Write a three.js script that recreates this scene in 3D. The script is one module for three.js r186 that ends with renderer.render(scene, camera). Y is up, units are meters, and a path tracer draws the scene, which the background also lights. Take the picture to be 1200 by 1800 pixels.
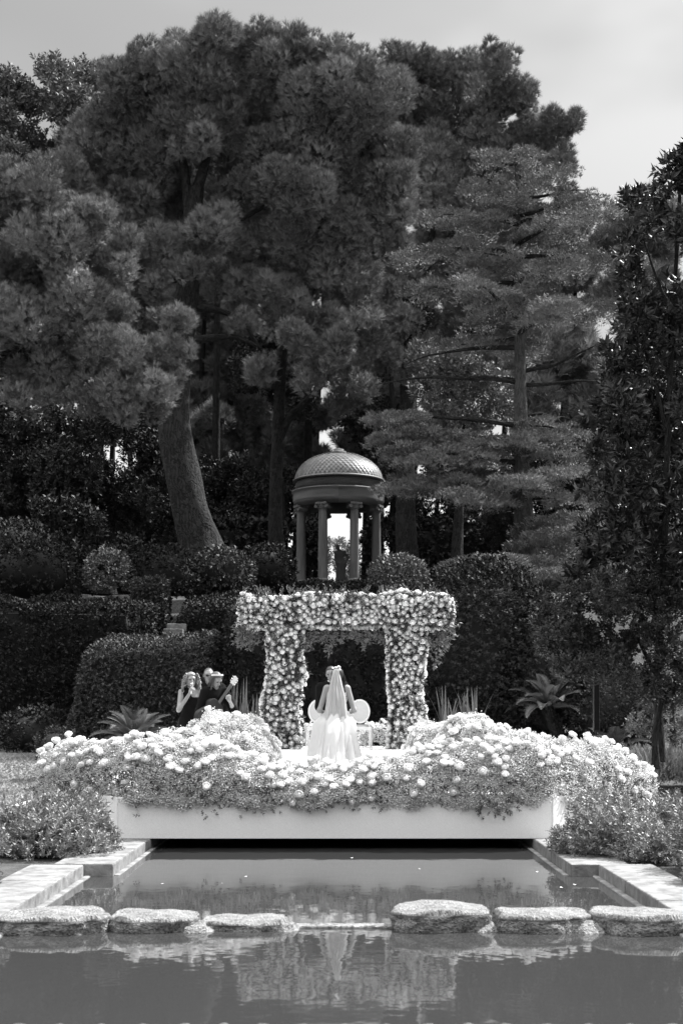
import * as THREE from 'three';
import { mergeGeometries, toCreasedNormals } from 'three/addons/utils/BufferGeometryUtils.js';
import { RoundedBoxGeometry } from 'three/addons/geometries/RoundedBoxGeometry.js';

// ---------- camera, sky, sun, exposure ----------
const F = 2500, CY = 1245, EYE = 1.76;             // focal length in picture units, horizon row, eye height above the water
const scene = new THREE.Scene();
const camera = new THREE.PerspectiveCamera(2 * Math.atan(900 / F) * 180 / Math.PI, 2 / 3, 0.1, 1500);
camera.position.set(0, EYE, 0);
camera.lookAt(0, EYE, -10);
camera.setViewOffset(1200, 1800, 0, -(CY - 900), 1200, 1800);   // risen lens: verticals stay upright
camera.focus = 23;
camera.userData.fStop = 3.2;
camera.updateProjectionMatrix();
const SUN_AZ = 56.5 * Math.PI / 180, SUN_EL = 51 * Math.PI / 180;
const sunDir = new THREE.Vector3(Math.sin(SUN_AZ) * Math.cos(SUN_EL), Math.sin(SUN_EL), -Math.cos(SUN_AZ) * Math.cos(SUN_EL));
const sun = new THREE.DirectionalLight(0xffffff, 4.1);
sun.position.copy(sunDir).multiplyScalar(120).add(new THREE.Vector3(0, 0, -30));
sun.target.position.set(0, 0, -30);
sun.castShadow = true;
Object.assign(sun.shadow.camera, { left: -50, right: 50, top: 50, bottom: -50, near: 1, far: 300 });
sun.shadow.mapSize.set(4096, 4096);
scene.add(sun, sun.target);
const EXPOSURE = 2.35;

const sm = (a, b, x) => { const t = Math.max(0, Math.min(1, (x - a) / (b - a))); return t * t * (3 - 2 * t); };
// ---------- random and noise ----------
function rng(seed) { let a = seed >>> 0; return () => { a = (a + 0x6D2B79F5) | 0; let t = Math.imul(a ^ (a >>> 15), 1 | a); t = (t + Math.imul(t ^ (t >>> 7), 61 | t)) ^ t; return ((t ^ (t >>> 14)) >>> 0) / 4294967296; }; }
let R = rng(7);
const rr = (a, b) => a + (b - a) * R();
function hash3(x, y, z) { let h = Math.imul(x | 0, 374761393) ^ Math.imul(y | 0, 668265263) ^ Math.imul(z | 0, 2147483647 ^ 0x5bd1e995); h = Math.imul(h ^ (h >>> 13), 1274126177); return ((h ^ (h >>> 16)) >>> 0) / 4294967296; }
function noise(x, y, z = 0) {
  const xi = Math.floor(x), yi = Math.floor(y), zi = Math.floor(z), s = (t) => t * t * (3 - 2 * t), u = s(x - xi), v = s(y - yi), w = s(z - zi);
  const l = (a, b, t) => a + (b - a) * t;
  const g = (i, j, k) => hash3(xi + i, yi + j, zi + k);
  return l(l(l(g(0, 0, 0), g(1, 0, 0), u), l(g(0, 1, 0), g(1, 1, 0), u), v), l(l(g(0, 0, 1), g(1, 0, 1), u), l(g(0, 1, 1), g(1, 1, 1), u), v), w);
}
function fbm(x, y, z = 0, o = 4) { let s = 0, a = 0.5, t = 0; for (let i = 0; i < o; i++) { s += a * noise(x, y, z + i * 7.3); t += a; a *= 0.5; x *= 2.03; y *= 2.03; z *= 2.03; } return s / t; }
// periodic noise for textures that repeat
function pnoise(x, y, p, k = 0) {
  const xi = Math.floor(x), yi = Math.floor(y), s = (t) => t * t * (3 - 2 * t), u = s(x - xi), v = s(y - yi), m = (i) => ((i % p) + p) % p, l = (a, b, t) => a + (b - a) * t;
  return l(l(hash3(m(xi), m(yi), k), hash3(m(xi + 1), m(yi), k), u), l(hash3(m(xi), m(yi + 1), k), hash3(m(xi + 1), m(yi + 1), k), u), v);
}
function pfbm(u, v, p, o, k = 0) { let s = 0, a = 0.5, t = 0; for (let i = 0; i < o; i++) { s += a * pnoise(u * p, v * p, p, k + i); t += a; a *= 0.55; p *= 2; } return s / t; }

// ---------- sky ----------
{
  const W = 1024, Hh = 512, d = new Float32Array(W * Hh * 4), v = new THREE.Vector3();
  for (let j = 0; j < Hh; j++) for (let i = 0; i < W; i++) {
    const el = ((j + 0.5) / Hh - 0.5) * Math.PI, az = ((i + 0.5) / W - 0.5) * 2 * Math.PI;
    v.set(Math.cos(el) * Math.cos(az), Math.sin(el), Math.cos(el) * Math.sin(az));
    const ang = Math.acos(Math.min(1, Math.max(-1, v.dot(sunDir)))) * 180 / Math.PI;
    let L = 0.04 + 0.12 * Math.exp(-Math.max(0, v.y) * 3.2) + 0.22 * Math.exp(-Math.max(0, v.y) * 9) + 1.0 * Math.exp(-ang / 28);
    const q = 1 / (0.25 + Math.max(0, v.y)), c = fbm(v.x * q * 1.1 + 3.7, v.z * q * 1.1 + 8, 2, 5);   // broken cloud layer: thin wisps in view, added brighter cloud above it
    L += 1.1 * sm(0.3, 0.6, c) * sm(0.42, 0.75, v.y) + 0.22 * sm(0.4, 0.7, c);  // first term: unseen bright cloud overhead, added to fill the shaded fronts
    L += 0.08 * sm(0.42, 0.68, fbm(v.x * 5 + 2, v.y * 14 + 5, v.z * 5, 5)) * sm(0.15, 0.4, v.y);
    if (v.y < 0) L = 0.3;
    d.set([L, L, L, 1], (j * W + i) * 4);
  }
  const sky = new THREE.DataTexture(d, W, Hh, THREE.RGBAFormat, THREE.FloatType);
  sky.mapping = THREE.EquirectangularReflectionMapping; sky.magFilter = THREE.LinearFilter; sky.needsUpdate = true;
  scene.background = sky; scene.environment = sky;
}

// ---------- helpers ----------
const V = (x, y, z) => new THREE.Vector3(x, y, z);
const at = (px, py, D) => V((px - 600) * D / F, EYE + (CY - py) * D / F, -D);     // a point at distance D
const names = {};
function numbered(n) { const k = names[n] = (names[n] ?? -1) + 1; return k ? `${n}_${String(k).padStart(3, '0')}` : n; }
function tag(o, label, category, group) { Object.assign(o.userData, { label, category }); if (group) o.userData.group = group; return o; }
function thing(name, label, category, base = V(0, 0, 0), group) { const o = new THREE.Group(); o.name = numbered(name); o.position.copy(base); scene.add(o); return tag(o, label, category, group); }
function mesh(name, geo, mat, parent = scene) { const m = new THREE.Mesh(geo, mat); m.name = parent === scene ? numbered(name) : name; m.castShadow = m.receiveShadow = true; parent.add(m); return m; }
function struct(name, geo, mat) { const m = mesh(name, geo, mat); m.userData.kind = 'structure'; return m; }
const tmpM = new THREE.Matrix4(), tmpQ = new THREE.Quaternion(), UPV = V(0, 1, 0), tmpC = new THREE.Color();
function frame(p, dir, scale, roll = 0) { // matrix that stands +Y along dir
  tmpQ.setFromUnitVectors(UPV, dir);
  if (roll) tmpQ.multiply(new THREE.Quaternion().setFromAxisAngle(UPV, roll));
  return new THREE.Matrix4().compose(p, tmpQ, typeof scale === 'number' ? V(scale, scale, scale) : scale);
}
function instanced(name, geo, mat, mats, parent, tones) {
  const m = new THREE.InstancedMesh(geo, mat, mats.length); m.name = parent === scene ? numbered(name) : name; m.castShadow = m.receiveShadow = true; m.userData.kind = 'stuff';
  mats.forEach((k, i) => { m.setMatrixAt(i, k); if (tones) m.setColorAt(i, tmpC.setRGB(tones[i], tones[i], tones[i])); });
  parent.add(m); return m;
}
function randDir() { let x, y, z, l; do { x = rr(-1, 1); y = rr(-1, 1); z = rr(-1, 1); l = x * x + y * y + z * z; } while (l > 1 || l < 0.01); l = Math.sqrt(l); return V(x / l, y / l, z / l); }
function geoOf(pos, idx, uv) { const g = new THREE.BufferGeometry(); g.setAttribute('position', new THREE.Float32BufferAttribute(pos, 3)); g.setIndex(idx); g.setAttribute('uv', new THREE.Float32BufferAttribute(uv || new Array(pos.length / 3 * 2).fill(0), 2)); g.computeVertexNormals(); return g; }
function merge(list) { return mergeGeometries(list.map((g) => { const h = g.index ? g.toNonIndexed() : g; for (const k of Object.keys(h.attributes)) if (!['position', 'normal', 'uv', 'color'].includes(k)) h.deleteAttribute(k); if (!h.attributes.uv) h.setAttribute('uv', new THREE.Float32BufferAttribute(new Float32Array(h.attributes.position.count * 2), 2)); return h; })); }
function box(w, h, d, x = 0, y = 0, z = 0, r = 0.01) { const g = new RoundedBoxGeometry(w, h, d, 2, Math.min(r, w / 2.1, h / 2.1, d / 2.1)); g.translate(x, y, z); return g; }
function tube(pts, r0, r1, seg = 20, rad = 8, rough = 0, flare = 0) {
  const c = new THREE.CatmullRomCurve3(pts), fr = c.computeFrenetFrames(seg, false), len = c.getLength(), pos = [], uv = [], idx = [];
  for (let i = 0; i <= seg; i++) {
    const t = i / seg, p = c.getPointAt(t), r = r0 + (r1 - r0) * t + flare * Math.exp(-t * 14);
    for (let j = 0; j <= rad; j++) {
      const a = j / rad * 2 * Math.PI, ca = Math.cos(a), sa = Math.sin(a);
      const k = r * (1 + rough * (noise(ca * 1.7 + 5, sa * 1.7 + p.y * 0.8, p.x * 2) - 0.5) * 2);
      pos.push(p.x + (fr.normals[i].x * ca + fr.binormals[i].x * sa) * k, p.y + (fr.normals[i].y * ca + fr.binormals[i].y * sa) * k, p.z + (fr.normals[i].z * ca + fr.binormals[i].z * sa) * k);
      uv.push(j / rad * Math.max(1, Math.round(2 * Math.PI * r0)), t * len);
      if (i < seg && j < rad) { const q = i * (rad + 1) + j; idx.push(q, q + 1, q + rad + 1, q + 1, q + rad + 2, q + rad + 1); }
    }
  }
  return geoOf(pos, idx, uv);
}

// ---------- textures and materials (grey tones: the photograph is black and white) ----------
function tex(n, fn, srgb) { const d = new Uint8Array(n * n * 4); for (let j = 0; j < n; j++) for (let i = 0; i < n; i++) { const v = Math.max(0, Math.min(255, fn(i / n, j / n) * 255)); d.set([v, v, v, 255], (j * n + i) * 4); } const t = new THREE.DataTexture(d, n, n); t.wrapS = t.wrapT = THREE.RepeatWrapping; t.magFilter = THREE.LinearFilter; t.minFilter = THREE.LinearMipmapLinearFilter; t.generateMipmaps = true; if (srgb) t.colorSpace = THREE.SRGBColorSpace; t.needsUpdate = true; return t; }
const rep = (t, x, y = x) => { const c = t.clone(); c.repeat.set(x, y); c.needsUpdate = true; return c; };
const T = {
  stone: tex(512, (u, v) => 0.55 + 0.75 * (pfbm(u, v, 6, 6) - 0.5) + 0.35 * (pfbm(u, v, 40, 3, 9) - 0.5)),
  fine: tex(512, (u, v) => 0.8 + 0.28 * (pfbm(u, v, 32, 4, 3) - 0.5) + 0.12 * (pfbm(u, v, 4, 3, 21) - 0.5)),
  bark: tex(512, (u, v) => { const a = pfbm(u, v, 8, 3, 5), r = Math.abs(pnoise(u * 16 + a * 3, v * 8 + a * 2, 16, 2) - 0.5) * 2; return 0.35 + 0.5 * Math.min(1, r * 1.8) + 0.3 * (pfbm(u, v, 32, 3, 8) - 0.5); }),
  ripple: tex(512, (u, v) => 0.5 + 0.7 * (pfbm(u, v, 5, 3, 30) - 0.5) + 0.2 * (pfbm(u, v, 24, 2, 40) - 0.5)),
  weave: tex(256, (u, v) => 0.85 + 0.1 * Math.sin(u * 2 * Math.PI * 64) * Math.sin(v * 2 * Math.PI * 64) + 0.25 * (pfbm(u, v, 64, 2, 11) - 0.5)),
  pitted: tex(512, (u, v) => 0.55 + 0.7 * (pfbm(u, v, 9, 6, 61) - 0.5) + 0.9 * (pfbm(u, v, 48, 3, 71) - 0.5)),
  speck: tex(512, (u, v) => 0.62 + 0.9 * (pfbm(u, v, 10, 5, 51) - 0.5)),
};
function mat(v, rough = 0.9, o = {}) { const { phys, ...q } = o, m = phys ? new THREE.MeshPhysicalMaterial({ roughness: rough, ...q }) : new THREE.MeshStandardMaterial({ roughness: rough, ...q }); m.color.setRGB(v, v, v); m.side = THREE.DoubleSide; return m; }
const leaf = (v, rough = 0.6, t = 0.3) => mat(v, rough, { phys: true, transmission: t, thickness: 0 });
const M = {
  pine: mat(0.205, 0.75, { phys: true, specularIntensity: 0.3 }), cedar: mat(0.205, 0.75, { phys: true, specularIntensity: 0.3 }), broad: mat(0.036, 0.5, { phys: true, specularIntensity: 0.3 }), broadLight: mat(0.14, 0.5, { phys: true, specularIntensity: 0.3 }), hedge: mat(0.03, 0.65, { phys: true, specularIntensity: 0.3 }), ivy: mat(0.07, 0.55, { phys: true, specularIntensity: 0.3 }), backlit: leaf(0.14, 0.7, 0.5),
  gloss: mat(0.038, 0.38, { phys: true, specularIntensity: 0.6 }), bush: leaf(0.24, 0.45, 0.25), cycad: mat(0.13, 0.4), blade: mat(0.12, 0.45), twig: mat(0.035, 0.9), archLeaf: leaf(0.06, 0.5, 0.25), vine: leaf(0.16, 0.5, 0.25), grass: leaf(0.22, 0.6, 0.3),
  bark: mat(0.05, 0.95, { phys: true, specularIntensity: 0.3, map: rep(T.bark, 1, 0.7), bumpMap: rep(T.bark, 1, 0.7), bumpScale: 0.05 }), barkDark: mat(0.035, 0.95, { phys: true, specularIntensity: 0.3, map: rep(T.bark, 1, 0.7), bumpMap: rep(T.bark, 1, 0.7), bumpScale: 0.04 }),
  rose: mat(0.9, 0.7, { phys: true, transmission: 0.25, thickness: 0 }), gyp: mat(1, 0.8, { vertexColors: true }),
  paint: mat(1.0, 0.7, { map: rep(T.weave, 3, 3), bumpMap: rep(T.weave, 3, 3), bumpScale: 0.0008 }), chair: mat(0.72, 0.45), pad: mat(0.62, 0.9, { map: rep(T.weave, 2, 2) }),
  coping: mat(0.3, 0.85, { map: rep(T.speck, 0.9), bumpMap: rep(T.stone, 1.4), bumpScale: 0.012 }), stone: mat(0.44, 0.95, { map: rep(T.pitted, 1), bumpMap: rep(T.pitted, 1), bumpScale: 0.03 }),
  temple: mat(0.2, 0.9, { map: rep(T.speck, 0.7), bumpMap: rep(T.stone, 1), bumpScale: 0.008 }), tile: mat(0.2, 0.5), statue: mat(0.14, 0.8, { map: rep(T.stone, 2), bumpMap: rep(T.stone, 2), bumpScale: 0.006 }),
  soil: mat(0.1, 1, { map: rep(T.stone, 1), bumpMap: rep(T.stone, 2), bumpScale: 0.03 }), gravel: mat(0.4, 1, { map: rep(T.stone, 1.5), bumpMap: rep(T.stone, 4), bumpScale: 0.02 }),
  skin: mat(0.27, 0.5), hairDark: mat(0.02, 0.4), hairLight: mat(0.22, 0.4), hairMid: mat(0.07, 0.4), cloth: mat(0.007, 1, { phys: true, specularIntensity: 0.25 }), gown: mat(0.52, 0.55, { phys: true, sheen: 0.3, sheenRoughness: 0.5 }), veil: mat(0.6, 0.95, { phys: true, transmission: 0.45, thickness: 0 }),
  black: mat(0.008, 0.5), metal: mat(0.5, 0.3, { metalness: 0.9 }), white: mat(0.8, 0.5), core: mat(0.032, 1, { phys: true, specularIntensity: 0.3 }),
  water: mat(0.036, 0.03, { phys: true, ior: 1.33, bumpMap: rep(T.ripple, 0.5, 0.5), bumpScale: 0.002 }),
};

// ---------- small plant pieces ----------
function card(out, p, dir, side, len, wid, fold = 0.15, cup = 0) { // a pointed leaf of four faces, folded along its rib
  const n = V().crossVectors(dir, side).normalize(), b = out.pos.length / 3;
  const q = (t, s, h) => { const v = p.clone().addScaledVector(dir, len * t).addScaledVector(side, wid * s).addScaledVector(n, h * len); out.pos.push(v.x, v.y, v.z); };
  q(0, 0, 0); q(0.45, 0.5, fold * 0.5 - cup * 0.2); q(0.5, 0, -cup * 0.25); q(0.45, -0.5, fold * 0.5 - cup * 0.2); q(1, 0, -cup);
  out.idx.push(b, b + 2, b + 1, b, b + 3, b + 2, b + 1, b + 2, b + 4, b + 2, b + 3, b + 4);
}
function perp(d) { const r = randDir(); return r.addScaledVector(d, -r.dot(d)).normalize(); }
function needles(n, spread, w, seed) { R = rng(seed); const o = { pos: [], idx: [] }; for (let i = 0; i < n; i++) { const d = randDir(); d.y = Math.abs(d.y) * 0.8 + spread; d.normalize(); const s = perp(d).multiplyScalar(w), b = o.pos.length / 3, l = rr(0.65, 1), p0 = V(rr(-0.12, 0.12), rr(-0.15, 0.2), rr(-0.12, 0.12)); o.pos.push(p0.x - s.x, p0.y - s.y, p0.z - s.z, p0.x + s.x, p0.y + s.y, p0.z + s.z, p0.x + d.x * l, p0.y + d.y * l, p0.z + d.z * l); o.idx.push(b, b + 1, b + 2); } return geoOf(o.pos, o.idx); }
function leafSprig(n, len, wid, seed, droop = 0.2, along = 1) { R = rng(seed); const o = { pos: [], idx: [] }; for (let i = 0; i < n; i++) { const a = i * 2.4, t = i / n, d = V(Math.cos(a), 0.5 + t * 0.8, Math.sin(a)).normalize(); card(o, V(rr(-0.05, 0.05), t * along, rr(-0.05, 0.05)), d, perp(d), len * rr(0.75, 1.1), wid * rr(0.8, 1.1), 0.18, droop * rr(0.3, 1)); } return geoOf(o.pos, o.idx); }
const G = {
  pine: needles(24, 0.75, 0.034, 1),
  sprig: leafSprig(11, 0.55, 0.26, 4), hedge: leafSprig(9, 0.6, 0.34, 5), magnolia: leafSprig(8, 1, 0.34, 6, 0.15, 0.35), bush: leafSprig(10, 0.65, 0.26, 8, 0.3), arch: leafSprig(10, 0.5, 0.2, 9, 0.2, 1.1),
};
{ // flat feathery spray of a cedar, lying in xz, tip along +z
  R = rng(12); const pos = [], idx = [];
  for (let i = 0; i < 46; i++) {
    const t = R(), sx = rr(-1, 1) * (1 - t * 0.5) * 0.5, d = V(sx * 0.9 + rr(-0.5, 0.5), rr(0.05, 0.8), 0.5 + rr(-0.3, 0.3)).normalize(), p = V(sx, rr(-0.06, 0.04) - 0.18 * (t * t + sx * sx), t), s = perp(d).multiplyScalar(0.042), l = rr(0.12, 0.28), b = pos.length / 3;
    pos.push(p.x - s.x, p.y - s.y, p.z - s.z, p.x + s.x, p.y + s.y, p.z + s.z, p.x + d.x * l, p.y + d.y * l, p.z + d.z * l); idx.push(b, b + 1, b + 2);
  }
  for (let i = 0; i < 24; i++) { const t = R(), sx = rr(-1, 1) * 0.45, d = V(rr(-0.4, 0.4), -1, 0.4).normalize(), p = V(sx, -0.05 - 0.18 * (t * t + sx * sx), t), s = perp(d).multiplyScalar(0.016), l = rr(0.08, 0.22), b = pos.length / 3; pos.push(p.x - s.x, p.y, p.z - s.z, p.x + s.x, p.y, p.z + s.z, p.x + d.x * l, p.y + d.y * l, p.z + d.z * l); idx.push(b, b + 1, b + 2); }
  G.spray = geoOf(pos, idx);
}
{ // baby's breath: a cloud of tiny white blossoms on thin grey stems
  const variant = (seed) => { R = rng(seed); const pos = [], idx = [], col = [];
    for (let i = 0; i < 22; i++) {
      const p = randDir().multiplyScalar(Math.cbrt(R()) * 0.9); p.y = p.y * 0.75 + 0.45; const s = rr(0.1, 0.17);
      const q = [[0, 1, 0], [0.9, -0.4, 0], [-0.45, -0.4, 0.8], [-0.45, -0.4, -0.8]], b = pos.length / 3, e = new THREE.Euler(R() * 6, R() * 6, R() * 6);
      q.forEach((k) => { const v = V(...k).applyEuler(e).multiplyScalar(s).add(p); pos.push(v.x, v.y, v.z); col.push(0.68, 0.68, 0.68); });
      idx.push(b, b + 1, b + 2, b, b + 2, b + 3, b, b + 3, b + 1, b + 1, b + 3, b + 2);
      if (i % 2 === 0) { const c = pos.length / 3, w = 0.035; pos.push(-w, -0.3, 0, w, -0.3, 0, p.x, p.y, p.z); for (let k = 0; k < 3; k++) col.push(0.025, 0.025, 0.025); idx.push(c, c + 1, c + 2); }
    }
    const g = geoOf(pos, idx); g.setAttribute('color', new THREE.Float32BufferAttribute(col, 3)); return g; };
  G.gyp = [variant(21), variant(22)];
}
{ // full garden rose: rings of cupped petals round a bud, opening along +Y, radius 1
  const variant = (seed, open) => { R = rng(seed); const pos = [], idx = [];
    const rings = [[3, 0.42, 0.35], [4, 0.6, 0.5], [5, 0.78, 0.62 + open * 0.15], [6, 0.92, 0.85 + open * 0.25], [6, 1.0, 1.1 + open * 0.3]];
    rings.forEach(([n, rad, top], k) => { const off = R() * 6; for (let i = 0; i < n; i++) {
      const a0 = off + i / n * 2 * Math.PI + rr(-0.12, 0.12), hw = Math.PI / n * 1.45, b = pos.length / 3, rz = rad * rr(0.93, 1.07), tp = top * rr(0.92, 1.08), U = 3, W = 3;
      for (let v = 0; v <= W; v++) for (let u = 0; u <= U; u++) {
        const s = u / U * 2 - 1, t = v / W, th = Math.PI - (Math.PI - tp) * t, a = a0 + s * hw * (0.55 + 0.45 * t);
        const lip = 1 + 0.14 * Math.max(0, t - 0.66) * 3 * (k > 1 ? 1 : 0.2), rd = rz * lip * (1 - 0.06 * s * s);
        pos.push(rd * Math.sin(th) * Math.cos(a), rd * Math.cos(th) * 0.95 + (t === 1 ? -0.09 * s * s : 0), rd * Math.sin(th) * Math.sin(a));
        if (v < W && u < U) { const q = b + v * (U + 1) + u; idx.push(q, q + 1, q + U + 1, q + 1, q + U + 2, q + U + 1); }
      } } });
    const bud = new THREE.SphereGeometry(0.5, 8, 6); bud.translate(0, 0.2, 0); const g = geoOf(pos, idx); return merge([g, bud]); };
  G.rose = [variant(31, 0), variant(32, 0.5), variant(33, 1), variant(34, 2.2)];
}

// ---------- crowns, hedges, trees ----------
function foliage(name, parent, clumps, o) { // clumps: {c, r: [rx, ry, rz]}; tufts on the skins of smaller lobes that make up each clump
  R = rng(o.seed || 99); const ms = [], tones = [], base = parent === scene ? V(0, 0, 0) : parent.position;
  for (const k of clumps) {
    const subs = [];
    if (o.sub === 0) subs.push([k.c, k.r, 1]);
    else for (let i = 0; i < o.sub; i++) { const d = randDir(), f = rr(0.35, 0.85), s = rr(0.28, 0.62); subs.push([V(k.c.x + d.x * k.r[0] * f, k.c.y + d.y * k.r[1] * f, k.c.z + d.z * k.r[2] * f), [k.r[0] * s, k.r[1] * s * rr(0.85, 1.4), k.r[2] * s], rr(0.65, 1.35)]); }
    for (const [c, r, tone] of subs) {
      const area = (r[0] * r[1] + r[1] * r[2] + r[0] * r[2]) / 3 * 12.6, n = Math.ceil(area * o.density);
      for (let i = 0; i < n; i++) {
        const d = randDir(); if (o.topOnly && d.y < -0.7) continue;
        const f = o.shell ? rr(o.shell, 1.04)   : 0.45 + 0.62 * Math.sqrt(R()), p = V(c.x + d.x * r[0] * f, c.y + d.y * r[1] * f, c.z + d.z * r[2] * f);
        if (o.keep && !o.keep(p)) continue;
        const dir = V(d.x / r[0], d.y / r[1], d.z / r[2]).normalize().multiplyScalar(o.out ?? 0.8).addScaledVector(UPV, o.up ?? 0.5).addScaledVector(randDir(), o.wild ?? 0.45).normalize();
        ms.push(frame(p.sub(base), dir, o.size * rr(0.7, 1.25), R() * 6)); tones.push(tone * rr(0.75, 1.25));
      }
    }
  }
  return instanced(name, o.geo, o.mat, ms, parent, tones);
}
const pxClumps = (D, list, flat = 0.9, deep = 1.1, jit = 1.2) => { R = rng(Math.round(D * 17 + list.length)); return list.map(([x, y, r, dd]) => { const m = r * D / F; return { c: at(x, y, D).add(V(0, 0, -(dd ?? rr(-jit, jit)))), r: [m, m * flat, m * deep] }; }); };
function hexa(c) { const p = [], f = [[0, 1, 2, 3], [5, 4, 7, 6], [4, 0, 3, 7], [1, 5, 6, 2], [3, 2, 6, 7], [4, 5, 1, 0]], idx = []; f.forEach((q) => { const b = p.length / 3; q.forEach((i) => p.push(c[i].x, c[i].y, c[i].z)); idx.push(b, b + 1, b + 2, b, b + 2, b + 3); }); return geoOf(p, idx); }
function clippedHedge(label, category, c8, o) { // block hedge: twiggy core and a skin of leaves on its faces
  const mid = c8.reduce((a, b) => a.clone().add(b), V(0, 0, 0)).divideScalar(8), base = V(mid.x, Math.min(...c8.map((p) => p.y)), mid.z);
  const t = thing(o.name || 'clipped_hedge', label, category, base); R = rng(o.seed);
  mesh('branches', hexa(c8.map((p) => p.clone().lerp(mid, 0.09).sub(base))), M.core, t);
  const ms = [], tones = [];
  for (const q of [[0, 1, 2, 3], [4, 0, 3, 7], [1, 5, 6, 2], [3, 2, 6, 7]]) {
    const [A, B, C, E] = q.map((i) => c8[i]), nrm = V().crossVectors(B.clone().sub(A), E.clone().sub(A)); const n = Math.ceil(nrm.length() * o.density); nrm.normalize();
    for (let i = 0; i < n; i++) {
      const u = R(), v = R(), p = A.clone().lerp(B, u).lerp(E.clone().lerp(C, u), v); const bulge = (fbm(p.x * 1.1, p.y * 1.1, p.z * 1.1, 3) - 0.5) * 0.45;
      p.addScaledVector(nrm, bulge - R() * 0.1); const dir = nrm.clone().addScaledVector(UPV, 0.45).addScaledVector(randDir(), 0.7).normalize();
      ms.push(frame(p.sub(base), dir, o.size * rr(0.7, 1.2), R() * 6)); tones.push(rr(0.6, 1.35));
    }
  }
  instanced('leaves', G.hedge, o.mat || M.hedge, ms, t, tones); return t;
}
function moundShrub(name, label, category, c, r, o, group) { // rounded shrub or clipped ball
  const base = V(c.x, c.y - r[1] * 0.9, c.z), t = thing(name, label, category, base, group), g = new THREE.IcosahedronGeometry(1, 3); g.scale(r[0] * 0.8, r[1] * 0.8, r[2] * 0.8); g.translate(0, r[1] * 0.9, 0);
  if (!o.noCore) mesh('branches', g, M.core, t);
  foliage('leaves', t, [{ c, r }], { sub: 0, shell: 0.9, geo: G.hedge, mat: M.hedge, size: 0.2, density: 60, topOnly: true, ...o }); return t;
}

// ---------- ground, pool, water ----------
function groundY(x, D) {
  let h = 0.1 + 0.55 * sm(21, 32, D) + 4.6 * sm(36, 45.5, D) + 0.9 * sm(44, 58, D) - 14 * sm(75, 200, D);
  h += (fbm(x * 0.4 + 9, D * 0.4, 2, 3) - 0.5) * (0.06 + 0.7 * sm(36, 42, D)) * (D < 200 ? 1 : 0);
  if (D < 20.6 && D > 7.3 && Math.abs(x) < 2.93) h = -0.7;
  return h;
}
{
  const xs = [], ds = [], pos = [], uv = [], idx = [];
  for (let x = -16; x <= 16.01; x += 0.5) xs.push(x); xs.push(-2.94, -2.92, 2.92, 2.94); for (const k of [18, 22, 28, 36, 50, 80, 140, 300, 600]) xs.push(-k, k); xs.sort((a, b) => a - b);
  for (let d = -4; d <= 62.01; d += 0.5) ds.push(d); ds.push(20.58, 20.62, 7.28, 7.32, -8, -20, -60, -200, 66, 72, 80, 90, 110, 150, 200, 300, 600); ds.sort((a, b) => a - b);
  ds.forEach((d, j) => xs.forEach((x, i) => { pos.push(x, groundY(x, d), -d); uv.push(x, d); if (i < xs.length - 1 && j < ds.length - 1) { const q = j * xs.length + i; idx.push(q, q + 1, q + xs.length, q + 1, q + xs.length + 1, q + xs.length); } }));
  struct('ground', geoOf(pos, idx, uv), M.soil);
}
{ const g = new THREE.PlaneGeometry(5.82, 13.2); g.rotateX(-Math.PI / 2); const uv = g.attributes.uv; for (let i = 0; i < uv.count; i++) uv.setXY(i, uv.getX(i) * 5.8, uv.getY(i) * 12.8); g.translate(0, 0, -13.95); struct('pool_water', g, M.water); }
// stone edging: separate slabs with open joints
function slab(w, h, d, seed) { // hand-cut slab with an uneven top and worn edges, base at y = 0
  const g = new RoundedBoxGeometry(w, h, d, 4, 0.018), p = g.attributes.position, uv = g.attributes.uv, n = g.attributes.normal;
  for (let i = 0; i < p.count; i++) { const x = p.getX(i), y = p.getY(i), z = p.getZ(i), e = (fbm(x * 4 + seed, y * 6, z * 4 + seed, 3) - 0.5) * 0.03; p.setXYZ(i, x + n.getX(i) * e, y + h / 2 + n.getY(i) * e * 0.5, z + n.getZ(i) * e * 0.4); const ny = Math.abs(n.getY(i)), nx = Math.abs(n.getX(i)); uv.setXY(i, (ny > 0.6 ? x : nx > 0.6 ? z : x) + seed, (ny > 0.6 ? z : y) + seed * 0.7); }
  g.computeVertexNormals(); return g;
}
function edging(label, side) {
  const t = thing('pool_edging', label, 'pool edging', V(side * 2.9, -0.3, -13)); R = rng(side > 0 ? 61 : 62);
  const run = (inner, width, d0, d1, n) => { for (let i = 0; i < n; i++) { const a = d0 + (d1 - d0) * i / n, b = d0 + (d1 - d0) * (i + 1) / n, g = slab(width, 0.43, b - a - 0.012, R() * 50); const s = mesh('slab', g, M.coping, t); s.position.set(side * (inner + width / 2) - side * 2.9 + rr(-0.008, 0.008), rr(-0.006, 0.006), 13 - (a + b) / 2); } };
  run(2.68, 0.56, 7.9, 14.86, 5); run(2.39, 0.62, 14.88, 20.55, 4);
  // lower footing ledge just above the water
  const f = mesh('ledge', slab(0.07, 0.312, 6.9, 3), M.coping, t); f.position.set(side * 2.65 - side * 2.9, 0, 13 - 11.4);
  const f2 = mesh('ledge', slab(0.07, 0.312, 5.6, 5), M.coping, t); f2.position.set(side * 2.36 - side * 2.9, 0, 13 - 17.75);
}
edging('pale stone slab edging along the left side of the pool', -1);
edging('pale stone slab edging along the right side of the pool', 1);
const lipMat = mat(0.14, 0.95, { map: rep(T.pitted, 2) });
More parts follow.
